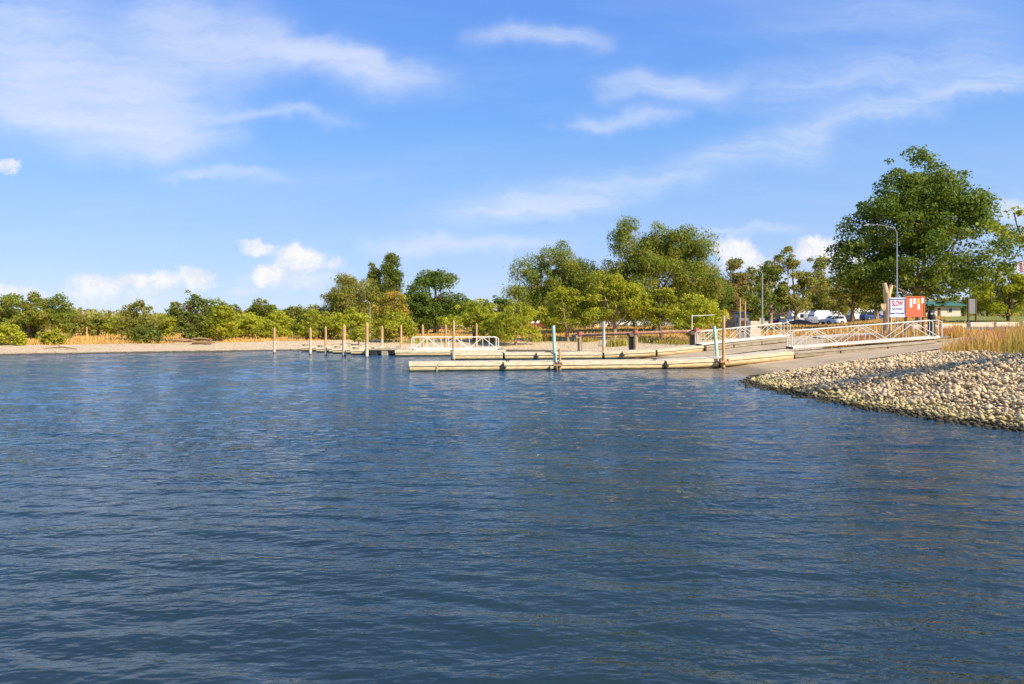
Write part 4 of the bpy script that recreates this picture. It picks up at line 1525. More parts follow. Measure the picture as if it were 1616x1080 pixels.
# grey boarding floats stranded on the ramps
def boarding(p0, p1, w, label):
    p0 = Vector(p0); p1 = Vector(p1)
    b_ = empty('boarding_float', p0)
    tag(b_, label, 'dock', 'stranded boarding floats')
    n = 3
    d = p1 - p0; L = d.length; dn = d.normalized()
    rz = math.atan2(dn.y, dn.x); ry = -math.asin(dn.z)
    for i in range(n):
        c = d * ((i + .5) / n) + Vector((0, w / 2, -.19))
        MB().box(c, (L / n - .05, w, .38), rz, 0, ry, .04).build('float_block', M['grey_float'], b_)
    MB().box(d * .5 + Vector((0, -.015, -.06)), (L - .1, .05, .09), rz, 0, ry).build('fascia_board', M['concrete'], b_)
    shade_mb = MB()
    for i in range(5):
        c = d * ((i + .5) / 5) + Vector((0, .25, -.44)); shade_mb.box(c, (.9, .16, .12), rz, 0, ry)
        c = d * ((i + .5) / 5) + Vector((0, w - .2, -.44)); shade_mb.box(c, (.9, .16, .12), rz, 0, ry)
    shade_mb.build('gap_shade', M['black'], b_)  # black blocks put in as the shadow gap under the float


boarding(fpt(1257, 42.55, .98), fpt(1480, 41.3, 1.72), 1.6, 'grey stranded float under the nearest white gangway, at the head of the near ramp')
boarding(fpt(1114, 53.6, .98), fpt(1246, 53.6, 1.72), 1.6, 'grey stranded float under the farther sloping gangway')


def gangway(name, label, p0, p1, width=1.25, H=1.05, tri=3, hoop=True, group='white aluminium gangways'):
    p0 = Vector(p0); p1 = Vector(p1)
    g = empty(name, p0)
    tag(g, label, 'gangway', group)
    d = p1 - p0; L = d.length; dn = d.normalized()
    side = Vector((-dn.y, dn.x, 0)).normalized()
    up = Vector((0, 0, 1))
    m = M['white_metal']
    dk = MB(); rz = math.atan2(dn.y, dn.x); ry = -math.asin(dn.z)
    dk.box(d * .5 + side * (width / 2) + Vector((0, 0, -.02)), (L, width - .08, .05), rz, 0, ry)
    dk.build('deck', M['galv'], g)
    for sg in (0, 1):
        off = side * (width * sg)
        bc = MB().box(d * .5 + off + Vector((0, 0, .0)), (L + .1, .09, .14), rz, 0, ry).build('bottom_chord', m, g)
        a = off + up * H; b = d + off + up * H
        rr = .030
        mb = MB()
        if hoop:
            e = dn * .45
            mb.tube([off + e * -.2 + up * .0, off + e * -.2 + up * (H * .9), off + up * H + e * .1, a + e, b - e * .1, b + e * .35 + up * -.12, d + off + e * .35 + up * .02], rr, 8)
        else:
            mb.tube([a, b], rr, 8)
        mb.build('top_rail', m, g, smooth=True)
        tr = empty('side_truss', off)
        tr.parent = g
        seg = L / tri
        tp = H * .93
        for k in range(tri):
            x0 = k * seg; x1 = (k + 1) * seg; xm = (x0 + x1) / 2
            P = lambda x, h: dn * x + up * h
            q = seg * .10
            MB().tube([P(x0 + .05, .06), P(xm - q * .2, tp)], .023, 6).build('brace', m, tr)
            MB().tube([P(xm + q * .2, tp), P(x1 - .05, .06)], .023, 6).build('brace', m, tr)
            for xx in (x0 + .04, x0 + seg * .27, xm, x0 + seg * .73):
                MB().tube([P(xx, 0), P(xx, H)], .015 if xx != xm else .021, 6).build('post', m, tr)
        MB().tube([dn * (L - .04), dn * (L - .04) + up * H], .028, 6).build('post', m, tr)
    br = MB()
    br.box((.0, width / 2, -.04), (.14, width + .1, .14), rz)
    br.build('hinge_plate', M['black'], g)
    MB().box(d + dn * .25 + side * width / 2 + Vector((0, 0, -.02)), (.7, width, .05), rz, 0, ry).build('transition_plate', M['galv'], g)
    return g


gangway('gangway', 'long white truss gangway sloping up at the near ramp, ending before the tall grass', fpt(1252, 43.4, 1.24), fpt(1482, 42.0, 1.93))
gangway('gangway', 'farther white gangway sloping up behind the tall orange pile', fpt(1106, 54.2, 1.10), fpt(1244, 54.2, 1.82), H=1.0)
gangway('gangway', 'level white gangway lying flat on the third dock in the middle distance', fpt(651, 58.6, .56), fpt(784, 59.0, .56), H=1.02)


# piles
def pile(label, px, ytop, D, wpx, mat='pile_wood', low=None, ylow=None, cap='cone', base=None, lean=(0, 0), group='timber mooring piles', name='pile'):
    s = D / F; rad = wpx * s / 2 * .86
    X = (px - HX) / F * D
    z0 = gz(X, D)
    zb = min(z0, 0) - .5 if base is None else base - .3
    zt = hgt(ytop, D)
    root = empty(name, (X, D, max(z0, -.5) if base is None else base))
    zz = root.location.z
    tag(root, label, 'pile', group)
    top = Vector((lean[0], lean[1], zt - zz)); bot = Vector((0, 0, zb - zz))
    ch = min(.35, rad * 1.6) if cap else .03
    pm = top - (top - bot).normalized() * ch
    if low:
        zl = hgt(ylow, D) - zz
        f = (zl - bot.z) / (top.z - bot.z)
        pl = bot.lerp(top, f)
        MB().tube([bot, bot.lerp(pl, .5), pl], [rad * 1.06, rad * 1.05, rad * 1.05], 12).build('sleeve', M[low], root, smooth=True)
        MB().tube([pl, pl.lerp(pm, .5), pm], [rad, rad * .98, rad * .96], 12).build('shaft', M[mat], root, smooth=True)
    else:
        MB().tube([bot, bot.lerp(pm, .5), pm], [rad * 1.03, rad, rad * .96], 12).build('shaft', M[mat], root, smooth=True)
    if cap:
        MB().tube([pm, pm.lerp(top, .15), top], [rad * 1.06, rad * .95, rad * .15], 12).build('cap', M['pile_white' if cap == 'white' else mat], root, smooth=True)
    if zb < 0 and base is None:
        MB().tube([(0, 0, -zz - .05), (0, 0, -zz + .10)], rad * 1.12, 12).build('waterline_band', M['dark_wood'], root)
    return root


pile('lone timber pile with white foot, leftmost standing in the water', 433, 517, wl(557.5), 4.6, low='pile_white', ylow=538)
pile('timber pile at the outermost finger float, white foot', 490, 517, wl(560), 4.8, low='pile_white', ylow=536)
pile('slim darker timber pile between the outer floats, second of the float piles', 514, 515, wl(561), 4.2, low='pile_white', ylow=545)
pile('fat timber pile with rounded top among the finger floats', 543, 512, wl(562.5), 6.8, low='pile_white', ylow=537)
pile('tall split-looking timber pile right of the fat rounded one', 579, 510, wl(564.5), 6.0, low='pile_white', ylow=541)
pile('short timber pile behind the floats, left of the slim one by the gangway', 603, 514, 67, 4.8, low='pile_white', ylow=536)
pile('slim timber pile just left of the level gangway', 633, 513, 66, 4.2)
pile('small stub pile far back at the beach, left of the level gangway end', 646, 515, 80, 3.2)
pile('timber pile behind the left half of the level gangway', 667, 512, 70, 4.6)
pile('pair-like timber pile behind the middle of the level gangway', 703.5, 512, 70, 4.4)
pile('timber pile in front of the level gangway, white worn foot at the dock corner', 716, 506, 51.6, 5.0, low='pile_white', ylow=548)
pile('timber pile behind the right half of the level gangway', 752, 510, 71, 4.0)
pile('leaning mint green pile at the front dock, left of its short brown stub', 879, 513, 41.0 - .25, 6.6, 'pile_teal', cap=None, lean=(-.22, 0), group='painted steel piles')
pile('short brown stub pile at the front dock beside the mint green pile', 883.5, 550, 40.35, 5.0, 'pile_wood', cap=None)
pile('upright grey white pile at the second dock with rust brown foot', 953, 507, wl(565), 5.6, 'pile_grey', low='pile_wood', ylow=547, cap=None, group='painted steel piles')
pile('leaning mint green pile on the near ramp, left of the tall orange pile', 1134, 514, 44.0, 6.0, 'pile_teal', cap=None, lean=(-.28, 0), group='painted steel piles')
pile('tall orange timber pile at the foot of the near ramp', 1142, 498, 41.6, 5.6, 'pile_wood', cap=None)
pile('slim orange pile beside the farther gangway, left and taller of two', 1168, 471, 57, 2.6, 'pile_wood', cap='w')
pile('slim orange pile beside the farther gangway, right and shorter of two', 1176, 476, 57, 2.8, 'pile_wood', cap='w')
for px, yt, D, lab in [(137, 516, 84, 'tallest of the posts in the scrub on the left shore'), (169, 526, 84, 'second tallest post in the scrub on the left shore'),
                       (185, 526, 98, 'pale short post right of the taller pair on the left shore'), (203.5, 526, 98, 'short post nearest the lanky olive tree'),
                       (101, 531, 80, 'thin low post in the orange grass at the far left'), (460, 526, 92, 'pale stub post in the scrub behind the first dock piles')]:
    pile(lab, px, yt, D, 2.6 if px != 101 else 1.8, 'pile_wood', cap='w', base=at(px, D).z, group='old posts on the left shore', name='wooden_post')

# clamp brackets that hold dock and pile together are part of the dock
for px, D, z in ((881, 40.35, .5), (1142, 41.75, .62)):
    p = Vector(fpt(px, D, z)) - Vector(fd.location)
    mb = MB()
    mb.box((p.x - .26, p.y - .20, p.z - .12), (.06, .4, .2)); mb.box((p.x + .20, p.y - .20, p.z - .12), (.06, .4, .2)); mb.box((p.x, p.y - .36, p.z - .16), (.5, .05, .10))
    mb.build('pile_bracket', M['rust'], fd)


# trestle with the long rusty pipe
def trestle():
    t = empty('pipe_trestle', fpt(1003, 58.6, 0.2))
    tag(t, 'long rusty pipe carried on timber bents above the beach', 'trestle')
    o = Vector(t.location)
    P = [Vector(fpt(903, 63.5, hgt(529.5, 63.5))), Vector(fpt(1003, 59, hgt(526, 59))), Vector(fpt(1125, 58, hgt(522, 58)))]
    MB().tube([p - o for p in P], .14, 12).build('pipe', M['rust'], t, smooth=True)
    for k, (px, D, yt, two) in enumerate(((913, 62.8, 532, 1), (1001, 58.8, 529, 2), (1097, 58.1, 526, 2))):
        for q in range(two):
            x = px + (-4.5 if q else 2.0)
            b = Vector(fpt(x, D + .5 * q, 0)); b.z = gz(b.x, b.y) - .3
            tp = Vector((b.x, b.y, hgt(yt, D)))
            MB().tube([b - o, tp - o], .21 if q == 0 else .24, 10).build('post', M['timber'] if q == 0 else M['dark_wood'], t, smooth=True)  # darker left post stands in for the shaded side of the bent
        c = Vector(fpt(px - 1, D + .2, hgt(yt, D) + .02))
        MB().box(c - o, (.95 if two == 2 else .5, .8, .28), .1).build('cap_beam', M['dark_wood'] if two == 2 else M['timber'], t)
        c = Vector(fpt(px + 2, D - .1, hgt(yt - 4.5, D)))
        MB().tube([c - o - Vector((0, 0, .12)), c - o + Vector((0, 0, .22))], .22, 10).build('collar', M['rust_red'], t)


trestle()
for k, (a, b, lab) in enumerate((((945, 62, 556.5), (1095, 57, 543), 'upper black pipe lying on the beach toward the trestle'), ((1012, 57.5, 551.5), (1100, 56, 545), 'lower black pipe lying on the beach under the trestle'))):
    p0 = Vector(fpt(a[0], a[1], 0)); p0.z = gz(p0.x, p0.y) + .1
    p1 = Vector(fpt(b[0], b[1], 0)); p1.z = gz(p1.x, p1.y) + .1
    e = empty('pipe', p0); tag(e, lab, 'pipe', 'pipes lying on the beach')
    pts = []
    for i in range(9):
        q = p0.lerp(p1, i / 8); q.z = gz(q.x, q.y) + .12; pts.append(q - p0)
    MB().tube(pts, .085, 8).build('pipe_run', M['black'], e, smooth=True)
dl = empty('driftwood', at(92, 66)); tag(dl, 'pale bent driftwood branch on the left beach near the water', 'driftwood')
mb = MB(); mb.tube([(-1.6, 0, .05), (-.6, .1, .16), (.4, 0, .22), (1.3, -.2, .12), (2.0, -.3, .03)], [.03, .06, .08, .06, .03], 7); mb.tube([(.3, 0, .2), (-.2, .3, .4), (-.4, .5, .42)], [.05, .04, .02], 6)
mb.build('branch', M['driftwood'], dl, smooth=True)
db = empty('driftwood', at(308, 74.5)); tag(db, 'brown weathered log pile under the ragged dark tree', 'driftwood')
for k in range(5):
    x = random.uniform(-1.6, 1.6)
    mb = MB(); mb.tube([(x - 1.2, random.uniform(-.4, .4), .15 + .12 * k), (x, 0, .2 + .12 * k), (x + 1.1, random.uniform(-.4, .4), .12 + .1 * k)], [.09, .12, .08], 7)
    mb.build('log', M['driftwood'], db, smooth=True)


# ------------------------------------------------------------------ right bank furniture
def text(name, s, size, mat, parent, loc, bold=.0, ext=.002):
    cu = bpy.data.curves.new(name, 'FONT')
    cu.body = s; cu.size = size; cu.align_x = 'CENTER'; cu.align_y = 'CENTER'; cu.extrude = ext; cu.offset = bold
    cu.materials.append(mat)
    tmp = bpy.data.objects.new(name, cu)
    COL.objects.link(tmp)
    dg = bpy.context.evaluated_depsgraph_get()
    me = bpy.data.meshes.new_from_object(tmp.evaluated_get(dg))
    bpy.data.objects.remove(tmp)
    bpy.data.curves.remove(cu)
    if not me.materials: me.materials.append(mat)
    o = link(name, me, parent, loc)
    o.rotation_euler = (R(90), 0, 0)
    return o


def slow_sign():
    D = 45.5; s = D / F
    x0, x1 = 1404, 1428.0
    g = at(1416, D)
    e = empty('slow_sign', (g.x, D, g.z), R(-2)); tag(e, 'white SLOW NO WAKE sign with navy bars on two dark posts', 'sign')
    w = (x1 - x0) * s; zt = hgt(470, D) - g.z; zb = hgt(501, D) - g.z; h = zt - zb
    MB().box((0, 0, (zt + zb) / 2), (w, .04, h), bev=.008).build('panel', M['sign_white'], e)
    fr = MB()
    fr.box((-w / 2 + .035, -.025, (zt + zb) / 2 + .07), (.025, .008, h * .82)); fr.box((w / 2 - .035, -.025, (zt + zb) / 2 + .07), (.025, .008, h * .82))
    fr.build('border', M['navy'], e)
    MB().box((0, -.026, zt - .11), (w * .86, .01, .06)).build('bar', M['navy'], e)
    MB().box((-w * .30, -.026, zb + .26), (w * .24, .01, .07)).build('bar', M['navy'], e)
    MB().box((w * .30, -.026, zb + .26), (w * .24, .01, .07)).build('bar', M['navy'], e)
    t = text('word_slow', 'SLOW', .44, M['sign_red'], e, (0, -.026, zt - .40), .008); t.scale = (.60, 1.1, 1)
    t = text('word_no_wake', 'NO WAKE', .23, M['sign_grey'], e, (0, -.026, zt - .76), .004); t.scale = (.62, 1.0, 1)
    t = text('word_zone', 'ZONE', .12, M['navy'], e, (0, -.026, zb + .26), .001); t.scale = (.8, 1, 1)
    for x in (-w / 2 + .06, w / 2 + .03):
        MB().box((x, .05, (zt - .2) / 2), (.09, .07, zt + .1)).build('post', M['post_dark'], e)


slow_sign()


def notice_board():
    D = 46.3; s = D / F
    g = at(1444, D)
    e = empty('notice_board', (g.x, D, g.z), R(3)); tag(e, 'orange-red notice board with white papers beside the SLOW sign', 'notice board')
    w = 29.5 * s; zt = hgt(468, D) - g.z; zb = hgt(500.5, D) - g.z
    MB().box((0, 0, (zt + zb) / 2), (w, .05, zt - zb)).build('panel', M['orange'], e)
    tr = MB(); tr.box((0, -.03, zt - .03), (w + .06, .06, .07)); tr.box((0, -.03, zb + .03), (w + .06, .06, .07))
    tr.box((-w / 2, -.03, (zt + zb) / 2), (.06, .06, zt - zb - .14)); tr.box((w / 2, -.03, (zt + zb) / 2), (.06, .06, zt - zb - .14))
    tr.build('frame', M['orange'], e)
    for (ppx, ppy, pw, ph, mt) in ((1437, 478.5, 3.8, 14, 'paper'), (1443, 475.5, 4.2, 8.4, 'paper'), (1449, 476, 4, 9, 'yellow_paper'), (1449.3, 484.5, 3.8, 8, 'paper'), (1456, 474.5, 4, 8.5, 'paper')):
        x = (ppx - 1444) * s; z = hgt(ppy, D) - g.z
        MB().box((x, -.032, z), (pw * s, .008, ph * s), 0, 0, 0).build('notice', M[mt], e)
    for x in (-w / 2 + .05, w / 2 - .05):
        MB().box((x, .06, zt * .45), (.09, .07, zt * .9 + .2)).build('post', M['post_dark'], e)
    MB().box((0, .07, .35), (w, .04, .10)).build('rail', M['post_dark'], e)


notice_board()


def litter_bin():
    D = 44.4; g = at(1470, D); s = D / F
    e = empty('litter_bin', g); tag(e, 'dark round litter bin with hooded top by the notice board', 'litter bin')
    r_ = 5.3 * s; zt = hgt(489, D) - g.z
    MB().tube([(0, 0, -.1), (0, 0, zt * .72)], [r_ * .95, r_], 18).build('body', M['black'], e, smooth=True)
    MB().tube([(0, 0, zt * .72), (0, 0, zt * .78)], [r_ * 1.08, r_ * 1.08], 18).build('rim', M['black'], e, smooth=True)
    MB().tube([(0, 0, zt * .78), (0, 0, zt * .90), (0, 0, zt * .97), (0, 0, zt)], [r_, r_ * .98, r_ * .75, r_ * .4], 18).build('hood', M['black'], e, smooth=True)
    for x in (-.5, .35):
        MB().box((x * r_, -r_ * .9, zt * .87), (.10, .03, .08)).build('flap', M['paper'], e)


litter_bin()
# edge-on small sign
g = at(1394.5, 46.5)
e = empty('small_sign', g); tag(e, 'small tan arrow-shaped board on a thin post left of the SLOW sign', 'sign')
z1 = hgt(484, 46.5) - g.z
MB().tube([(0, 0, -.2), (0, 0, z1)], .03, 8).build('post', M['post_dark'], e)
MB().prism([(-.20, z1 + .18), (-.22, z1 + .05), (-.10, z1 - .22), (.0, z1 - .30), (.10, z1 - .22), (.17, z1 + .05), (.14, z1 + .2)], -.04, .0).build('board', M['stump'], e)


# tree stump, cut and forked
def stump():
    D = 60; g = at(1404, D); s = D / F
    e = empty('dead_trunk', g); tag(e, 'tall pale cut-off tree trunk with forked top behind the SLOW sign', 'tree')
    zt = hgt(447, D) - g.z
    mb = MB()
    mb.tube([(-.25, 0, -.2), (-.15, 0, 1.0), (-.2, 0, zt * .6), (-.25, 0, zt * .8)], [.42, .31, .27, .30], 12)
    mb.build('trunk', M['stump'], e, smooth=True)
    MB().tube([(-.28, 0, zt * .72), (-.36, 0, zt * .88), (-.48, 0, zt)], [.24, .20, .17], 10).build('branch_stub', M['stump'], e, smooth=True)
    MB().tube([(-.15, 0, zt * .72), (.02, 0, zt * .86), (.16, 0, zt * .96)], [.22, .19, .16], 10).build('branch_stub', M['stump'], e, smooth=True)
    MB().tube([(.0, 0, zt * .52), (.4, -.1, zt * .60), (.62, -.1, zt * .62)], [.17, .16, .13], 10).build('branch_stub', M['stump'], e, smooth=True)


stump()


def street_lamp(label, px, ytop, D, arm=-1, alen=3.0, r0=.10, hd=True):
    g = at(px, D)
    e = empty('street_lamp', g); tag(e, label, 'street lamp', 'street lamps')
    zt = hgt(ytop, D) - g.z
    MB().tube([(0, 0, -.1), (0, 0, zt * .5), (0, 0, zt)], [r0 * 1.2, r0, r0 * .6], 10).build('pole', M['galv'], e, smooth=True)
    MB().tube([(0, 0, zt - .1), (arm * alen * .08, 0, zt + .32), (arm * alen * .55, 0, zt + .62), (arm * alen, 0, zt + .70)], [r0 * .5, r0 * .45, r0 * .4, r0 * .35], 8).build('arm', M['galv'], e, smooth=True)
    q = .45 if r0 < .09 else 1.0
    MB().box((arm * (alen + .25 * q), 0, zt + .68), (.75 * q, .28 * q, .14), bev=.05).build('lamp_head', M['galv'], e)
    MB().box((arm * (alen + .27), 0, zt + .595), (.4, .2, .03)).build('lens', M['light_lens'], e)
    MB().box((0, 0, .1), (.4, .4, .3)).build('base', M['concrete'], e)


street_lamp('tall grey street lamp in front of the huge shade tree', 1415.5, 366, 63, -1, 2.6, .06)
street_lamp('slim street lamp standing in the lawn left of the parked vehicles', 1203, 432, 118, -1, 1.6, .14)
street_lamp('thin grey lamp post before the wide olive elm', 584, 483, 90, -1, .4, .07)


def info_board():
    D = 62; g = at(1534, D); s = D / F
    e = empty('road_board', g, R(4)); tag(e, 'grey blank-backed board between two brown posts by the road', 'sign')
    zt = hgt(472, D) - g.z; zb = hgt(495, D) - g.z
    MB().box((0, 0, (zt + zb) / 2), (11.5 * s, .06, zt - zb)).build('panel', M['panel_grey'], e)
    for x in (-6.4, 6.4):
        MB().box((x * s, 0, (zt + .1) / 2 - .1), (.11, .12, zt + .3)).build('post', M['door_brown'], e)


info_board()


# low concrete barrier along the far road edge
def barrier():
    yf = lambda x: 57.3 + (x - 33) * (22.0 / 77)
    e = empty('road_barrier', (38, yf(38), gz(38, yf(38)))); tag(e, 'low pale concrete kerb blocks along the far side of the road', 'barrier')
    o = Vector(e.location); x = 33.5
    k = 0
    while x < 60:
        L = 2.7
        c = Vector((x + L / 2, yf(x + L / 2), 0)); c.z = gz(c.x, c.y) + .30
        b = MB().box(c - o, (L, .42, .44), math.atan2(22, 77), bev=.05).build('kerb_block', M['pale_concrete'], e)
        x += L + (.32 if k in (0, 1, 3) else .06)
        k += 1


barrier()
# concrete pedestal stack by the farther gangway
e = empty('concrete_pedestal', at(1189, 60)); tag(e, 'pale stepped concrete pedestal behind the farther gangway', 'pedestal')
z = e.location.z
zt = hgt(507, 60) - z
MB().box((0, 0, zt * .28), (.95, .9, zt * .56 + .3), bev=.03).build('lower_block', M['pale_concrete'], e)
MB().box((-.05, 0, zt * .80), (.62, .6, zt * .40), bev=.03).build('upper_block', M['pale_concrete'], e)
e = empty('service_box', at(1173, 63)); tag(e, 'dark upright service panel behind the slim orange piles', 'cabinet')
zt = hgt(502, 63) - e.location.z
MB().box((0, 0, zt / 2), (.9, .25, zt)).build('cabinet', M['panel_grey'], e)
MB().box((0.0, -.14, zt * .62), (.7, .03, zt * .5)).build('door', M['post_dark'], e)
# thin white post with cable
e = empty('thin_post', at(1092, 64)); tag(e, 'thin white post left of the mint green pile on the ramp', 'post')
MB().tube([(0, 0, -.1), (0, 0, hgt(497, 64) - e.location.z)], .045, 8).build('shaft', M['white_metal'], e)
MB().tube([(0, 0, hgt(499, 64) - e.location.z), (2.2, .3, hgt(498, 64) - e.location.z + .05)], .03, 6).build('cross_bar', M['white_metal'], e)
# orange debris
e = empty('orange_debris', at(803, 78)); tag(e, 'bright orange plank debris on the beach right of the level gangway', 'debris')
MB().box((0, 0, .06), (2.4, .3, .08), .1).box((.9, .4, .12), (1.3, .2, .08), -.3).build('plank', M['bright_orange'], e)

# dirt mound
def mound():
    g = at(1262, 118)
    r = np.random.default_rng(2)
    n = 40
    a = np.linspace(-1, 1, n); A, B = np.meshgrid(a, a)
    rr = np.sqrt(A ** 2 + B ** 2)
    h = np.clip(1 - rr, 0, 1) ** .8 * 1.25 + .10 * vnoise(A * 5, B * 5, 3) * np.clip(1 - rr, 0, 1)
    X = g.x + A * 3.4; Y = g.y + B * 2.4
    z, _, _ = ground_info(X, Y)
    V = np.stack([A * 3.4, B * 2.4, z - g.z + h - .05], -1).reshape(-1, 3)
    idx = np.arange(n * n).reshape(n, n)
    fc = np.stack([idx[:-1, :-1], idx[:-1, 1:], idx[1:, 1:], idx[1:, :-1]], -1).reshape(-1, 4)
    o = link('dirt_mound', np_mesh('dirt_mound', V, fc, M['dirt'], True)); o.location = g
    tag(o, 'dark heap of earth in front of the parked pickup and trailer', 'mound')


mound()


# flag
def flag():
    D = 92; g = at(1621, D); s = D / F
    e = empty('flag', g); tag(e, 'red white and blue striped flag drooping from a pole at the right edge', 'flag')
    zt = hgt(400, D) - g.z
    MB().tube([(0, 0, -.1), (0, 0, zt)], .06, 8).build('pole', M['white_metal'], e)
    w, h, n, rows = 2.1, 1.5, 14, 13
    ztop = hgt(405, D) - g.z

    def P(u, v):   # u along fly, v down
        x = -u * w * .62
        z = ztop - v * h - u * 1.0 - .15 * math.sin(u * 5)
        y = .16 * math.sin(u * 9 + v * 1.5) * u
        return (x, y, z)
    mats = {'red': MB(), 'white': MB(), 'blue': MB()}
    for r_ in range(rows):
        for i in range(n):
            u0, u1 = i / n, (i + 1) / n; v0, v1 = r_ / rows, (r_ + 1) / rows
            key = 'blue' if (r_ < 7 and u1 <= .45) else ('red' if r_ % 2 == 0 else 'white')
            mats[key].poly([P(u0, v0), P(u1, v0), P(u1, v1), P(u0, v1)], [(0, 1, 2, 3)])
    mats['red'].build('red_stripes', M['flag_red'], e); mats['white'].build('white_stripes', M['flag_white'], e)
    c = mats['blue'].build('canton', M['flag_blue'], e)
    st = MB()
    for a in range(6):
        for b in range(5):
            p = Vector(P(.04 + a * .072, .05 + b * .1))
            st.tube([p + Vector((0, -.02, 0)), p + Vector((0, .02, 0))], .03, 5)
    st.build('stars', M['flag_white'], c)


flag()


# ------------------------------------------------------------------ buildings
def hut(name, label, cat, px0, px1, ytop, ybot, D, wall, roof, depth=4.0, ridge=.6, over=.3, openings=(), roof_y=None, rz=0):
    s = D / F
    xc = (px0 + px1) / 2
    p = at(xc, D)
    zb = hgt(ybot, D); zt = hgt(ytop, D)
    e = empty(name, (p.x, D, p.z), rz); tag(e, label, cat)
    w = (px1 - px0) * s
    z1 = (zt - p.z) - ridge
    MB().box((0, depth / 2, z1 / 2 - .25), (w, depth, z1 + .5)).build('wall', M[wall], e)
    mb = MB()
    W = w / 2 + over; d0 = -over; d1 = depth + over; dm = (d0 + d1) / 2
    mb.poly([(-W, d0, z1), (W, d0, z1), (W, d1, z1), (-W, d1, z1), (-W * .96, dm, z1 + ridge), (W * .96, dm, z1 + ridge),
             (-W, d0, z1 + .12), (W, d0, z1 + .12), (W, d1, z1 + .12), (-W, d1, z1 + .12)],
            [(0, 3, 2, 1), (6, 7, 5, 4), (8, 9, 4, 5), (7, 8, 5), (9, 6, 4), (0, 1, 7, 6), (2, 3, 9, 8), (1, 2, 8, 7), (3, 0, 6, 9)])
    mb.build('roof', M[roof], e)
    for (kind, a, b, za, zb_, mt) in openings:
        x0 = (a - xc) * s; x1 = (b - xc) * s
        k0 = z1 * za; k1 = z1 * zb_
        o = MB().box(((x0 + x1) / 2, -.03, (k0 + k1) / 2), (x1 - x0, .08, k1 - k0)).build(kind, M[mt], e)
        if kind == 'window':
            MB().box(((x0 + x1) / 2, -.08, (k0 + k1) / 2), (x1 - x0 - .16, .04, k1 - k0 - .16)).build('pane', M['glass'], o)
    return e


hut('restroom_hut', 'small tan block hut with flat dark roof and a white plaque', 'hut', 1139, 1159.5, 490, 510, 84, 'wall_tan', 'roof_brown', 3.0, .18, .25,
    [('plaque', 1142, 1150, .58, .80, 'paper')])
hut('shed', 'small white shed right beside the tan hut', 'shed', 1160, 1181, 492, 510, 88, 'wall_white', 'roof_grey', 3.0, .3, .2,
    [('door', 1170, 1175, .0, .85, 'panel_grey'), ('window', 1161.5, 1166, .3, .8, 'wall_white')])
hut('low_building', 'long cream building with a maroon roof beyond the lawn', 'building', 1183, 1238, 490, 504, 155, 'wall_cream', 'roof_brown', 7, .9, .5,
    [('window', 1190, 1198, .35, .85, 'wall_white'), ('window', 1206, 1214, .35, .85, 'wall_white'), ('door', 1218, 1221, 0, .85, 'door_brown'), ('window', 1224, 1232, .35, .85, 'wall_white')])
hut('shelter', 'cream park building with a green metal roof', 'building', 1444, 1516, 475, 498, 112, 'wall_cream', 'roof_green', 6, .85, .7,
    [('door', 1456, 1461, 0, .8, 'door_brown'), ('opening', 1466, 1474, .42, .95, 'post_dark'), ('door', 1480, 1484, 0, .8, 'door_brown'), ('window', 1496, 1503, .4, .8, 'wall_white')])
hut('house', 'low pinkish house with red roof behind the level gangway', 'house', 668, 700, 513, 524, 135, 'wall_cream', 'roof_red', 6, .7, .4,
    [('window', 674, 679, .3, .8, 'wall_white'), ('window', 688, 693, .3, .8, 'wall_white')])
hut('shed', 'red walled shed with pale roof behind the willows', 'shed', 707, 728, 512, 524, 128, 'roof_red', 'wall_white', 4, .4, .2,
    [('door', 713, 717, 0, .8, 'wall_white'), ('window', 719, 723, .3, .7, 'wall_white')])
hut('tent_shelter', 'tan canvas shelter under the elms in the park', 'shelter', 924, 958, 505, 515, 118, 'wall_cream', 'roof_grey', 4, .5, .2,
    [('door', 934, 938, 0, .8, 'door_brown'), ('window', 946, 951, .3, .8, 'wall_white')])
hut('house', 'grey low house glimpsed under the leaning young tree', 'house', 1000, 1072, 494, 509, 165, 'roof_grey', 'roof_brown', 7, .9, .4,
    [('window', 1010, 1016, .3, .8, 'wall_white'), ('window', 1030, 1038, .3, .8, 'wall_white'), ('window', 1054, 1060, .3, .8, 'wall_white')])


# ------------------------------------------------------------------ vehicles
def wheelset(e, xs, w, r=.36, dark='tyre'):
    for x in xs:
        for sg in (-1, 1):
            y = sg * (w / 2 - .10)
            o = MB().tube([(x, y - .12, r), (x, y + .12, r)], r, 14).build('wheel', M['tyre'], e)
            MB().tube([(x, y - .14, r), (x, y + .14, r)], r * .55, 10).build('rim', M['rim'], o)


def body_profile(e, prof, w, mat, tuck=.0):
    n = len(prof)
    zm = max(z for x, z in prof)
    mb = MB()
    vs = []
    for sg in (-1, 1):
        for x, z in prof:
            k = 1 - .16 * max(0, (z - .95) / max(.01, zm - .95)) if z > .95 else 1
            vs.append((x, sg * w / 2 * k, z))
    fs = [tuple(range(n)), tuple(reversed(range(n, 2 * n)))]
    for i in range(n):
        j = (i + 1) % n
        fs.append((i, n + i, n + j, j))
    mb.poly(vs, fs)
    return mb.build('body', mat, e)


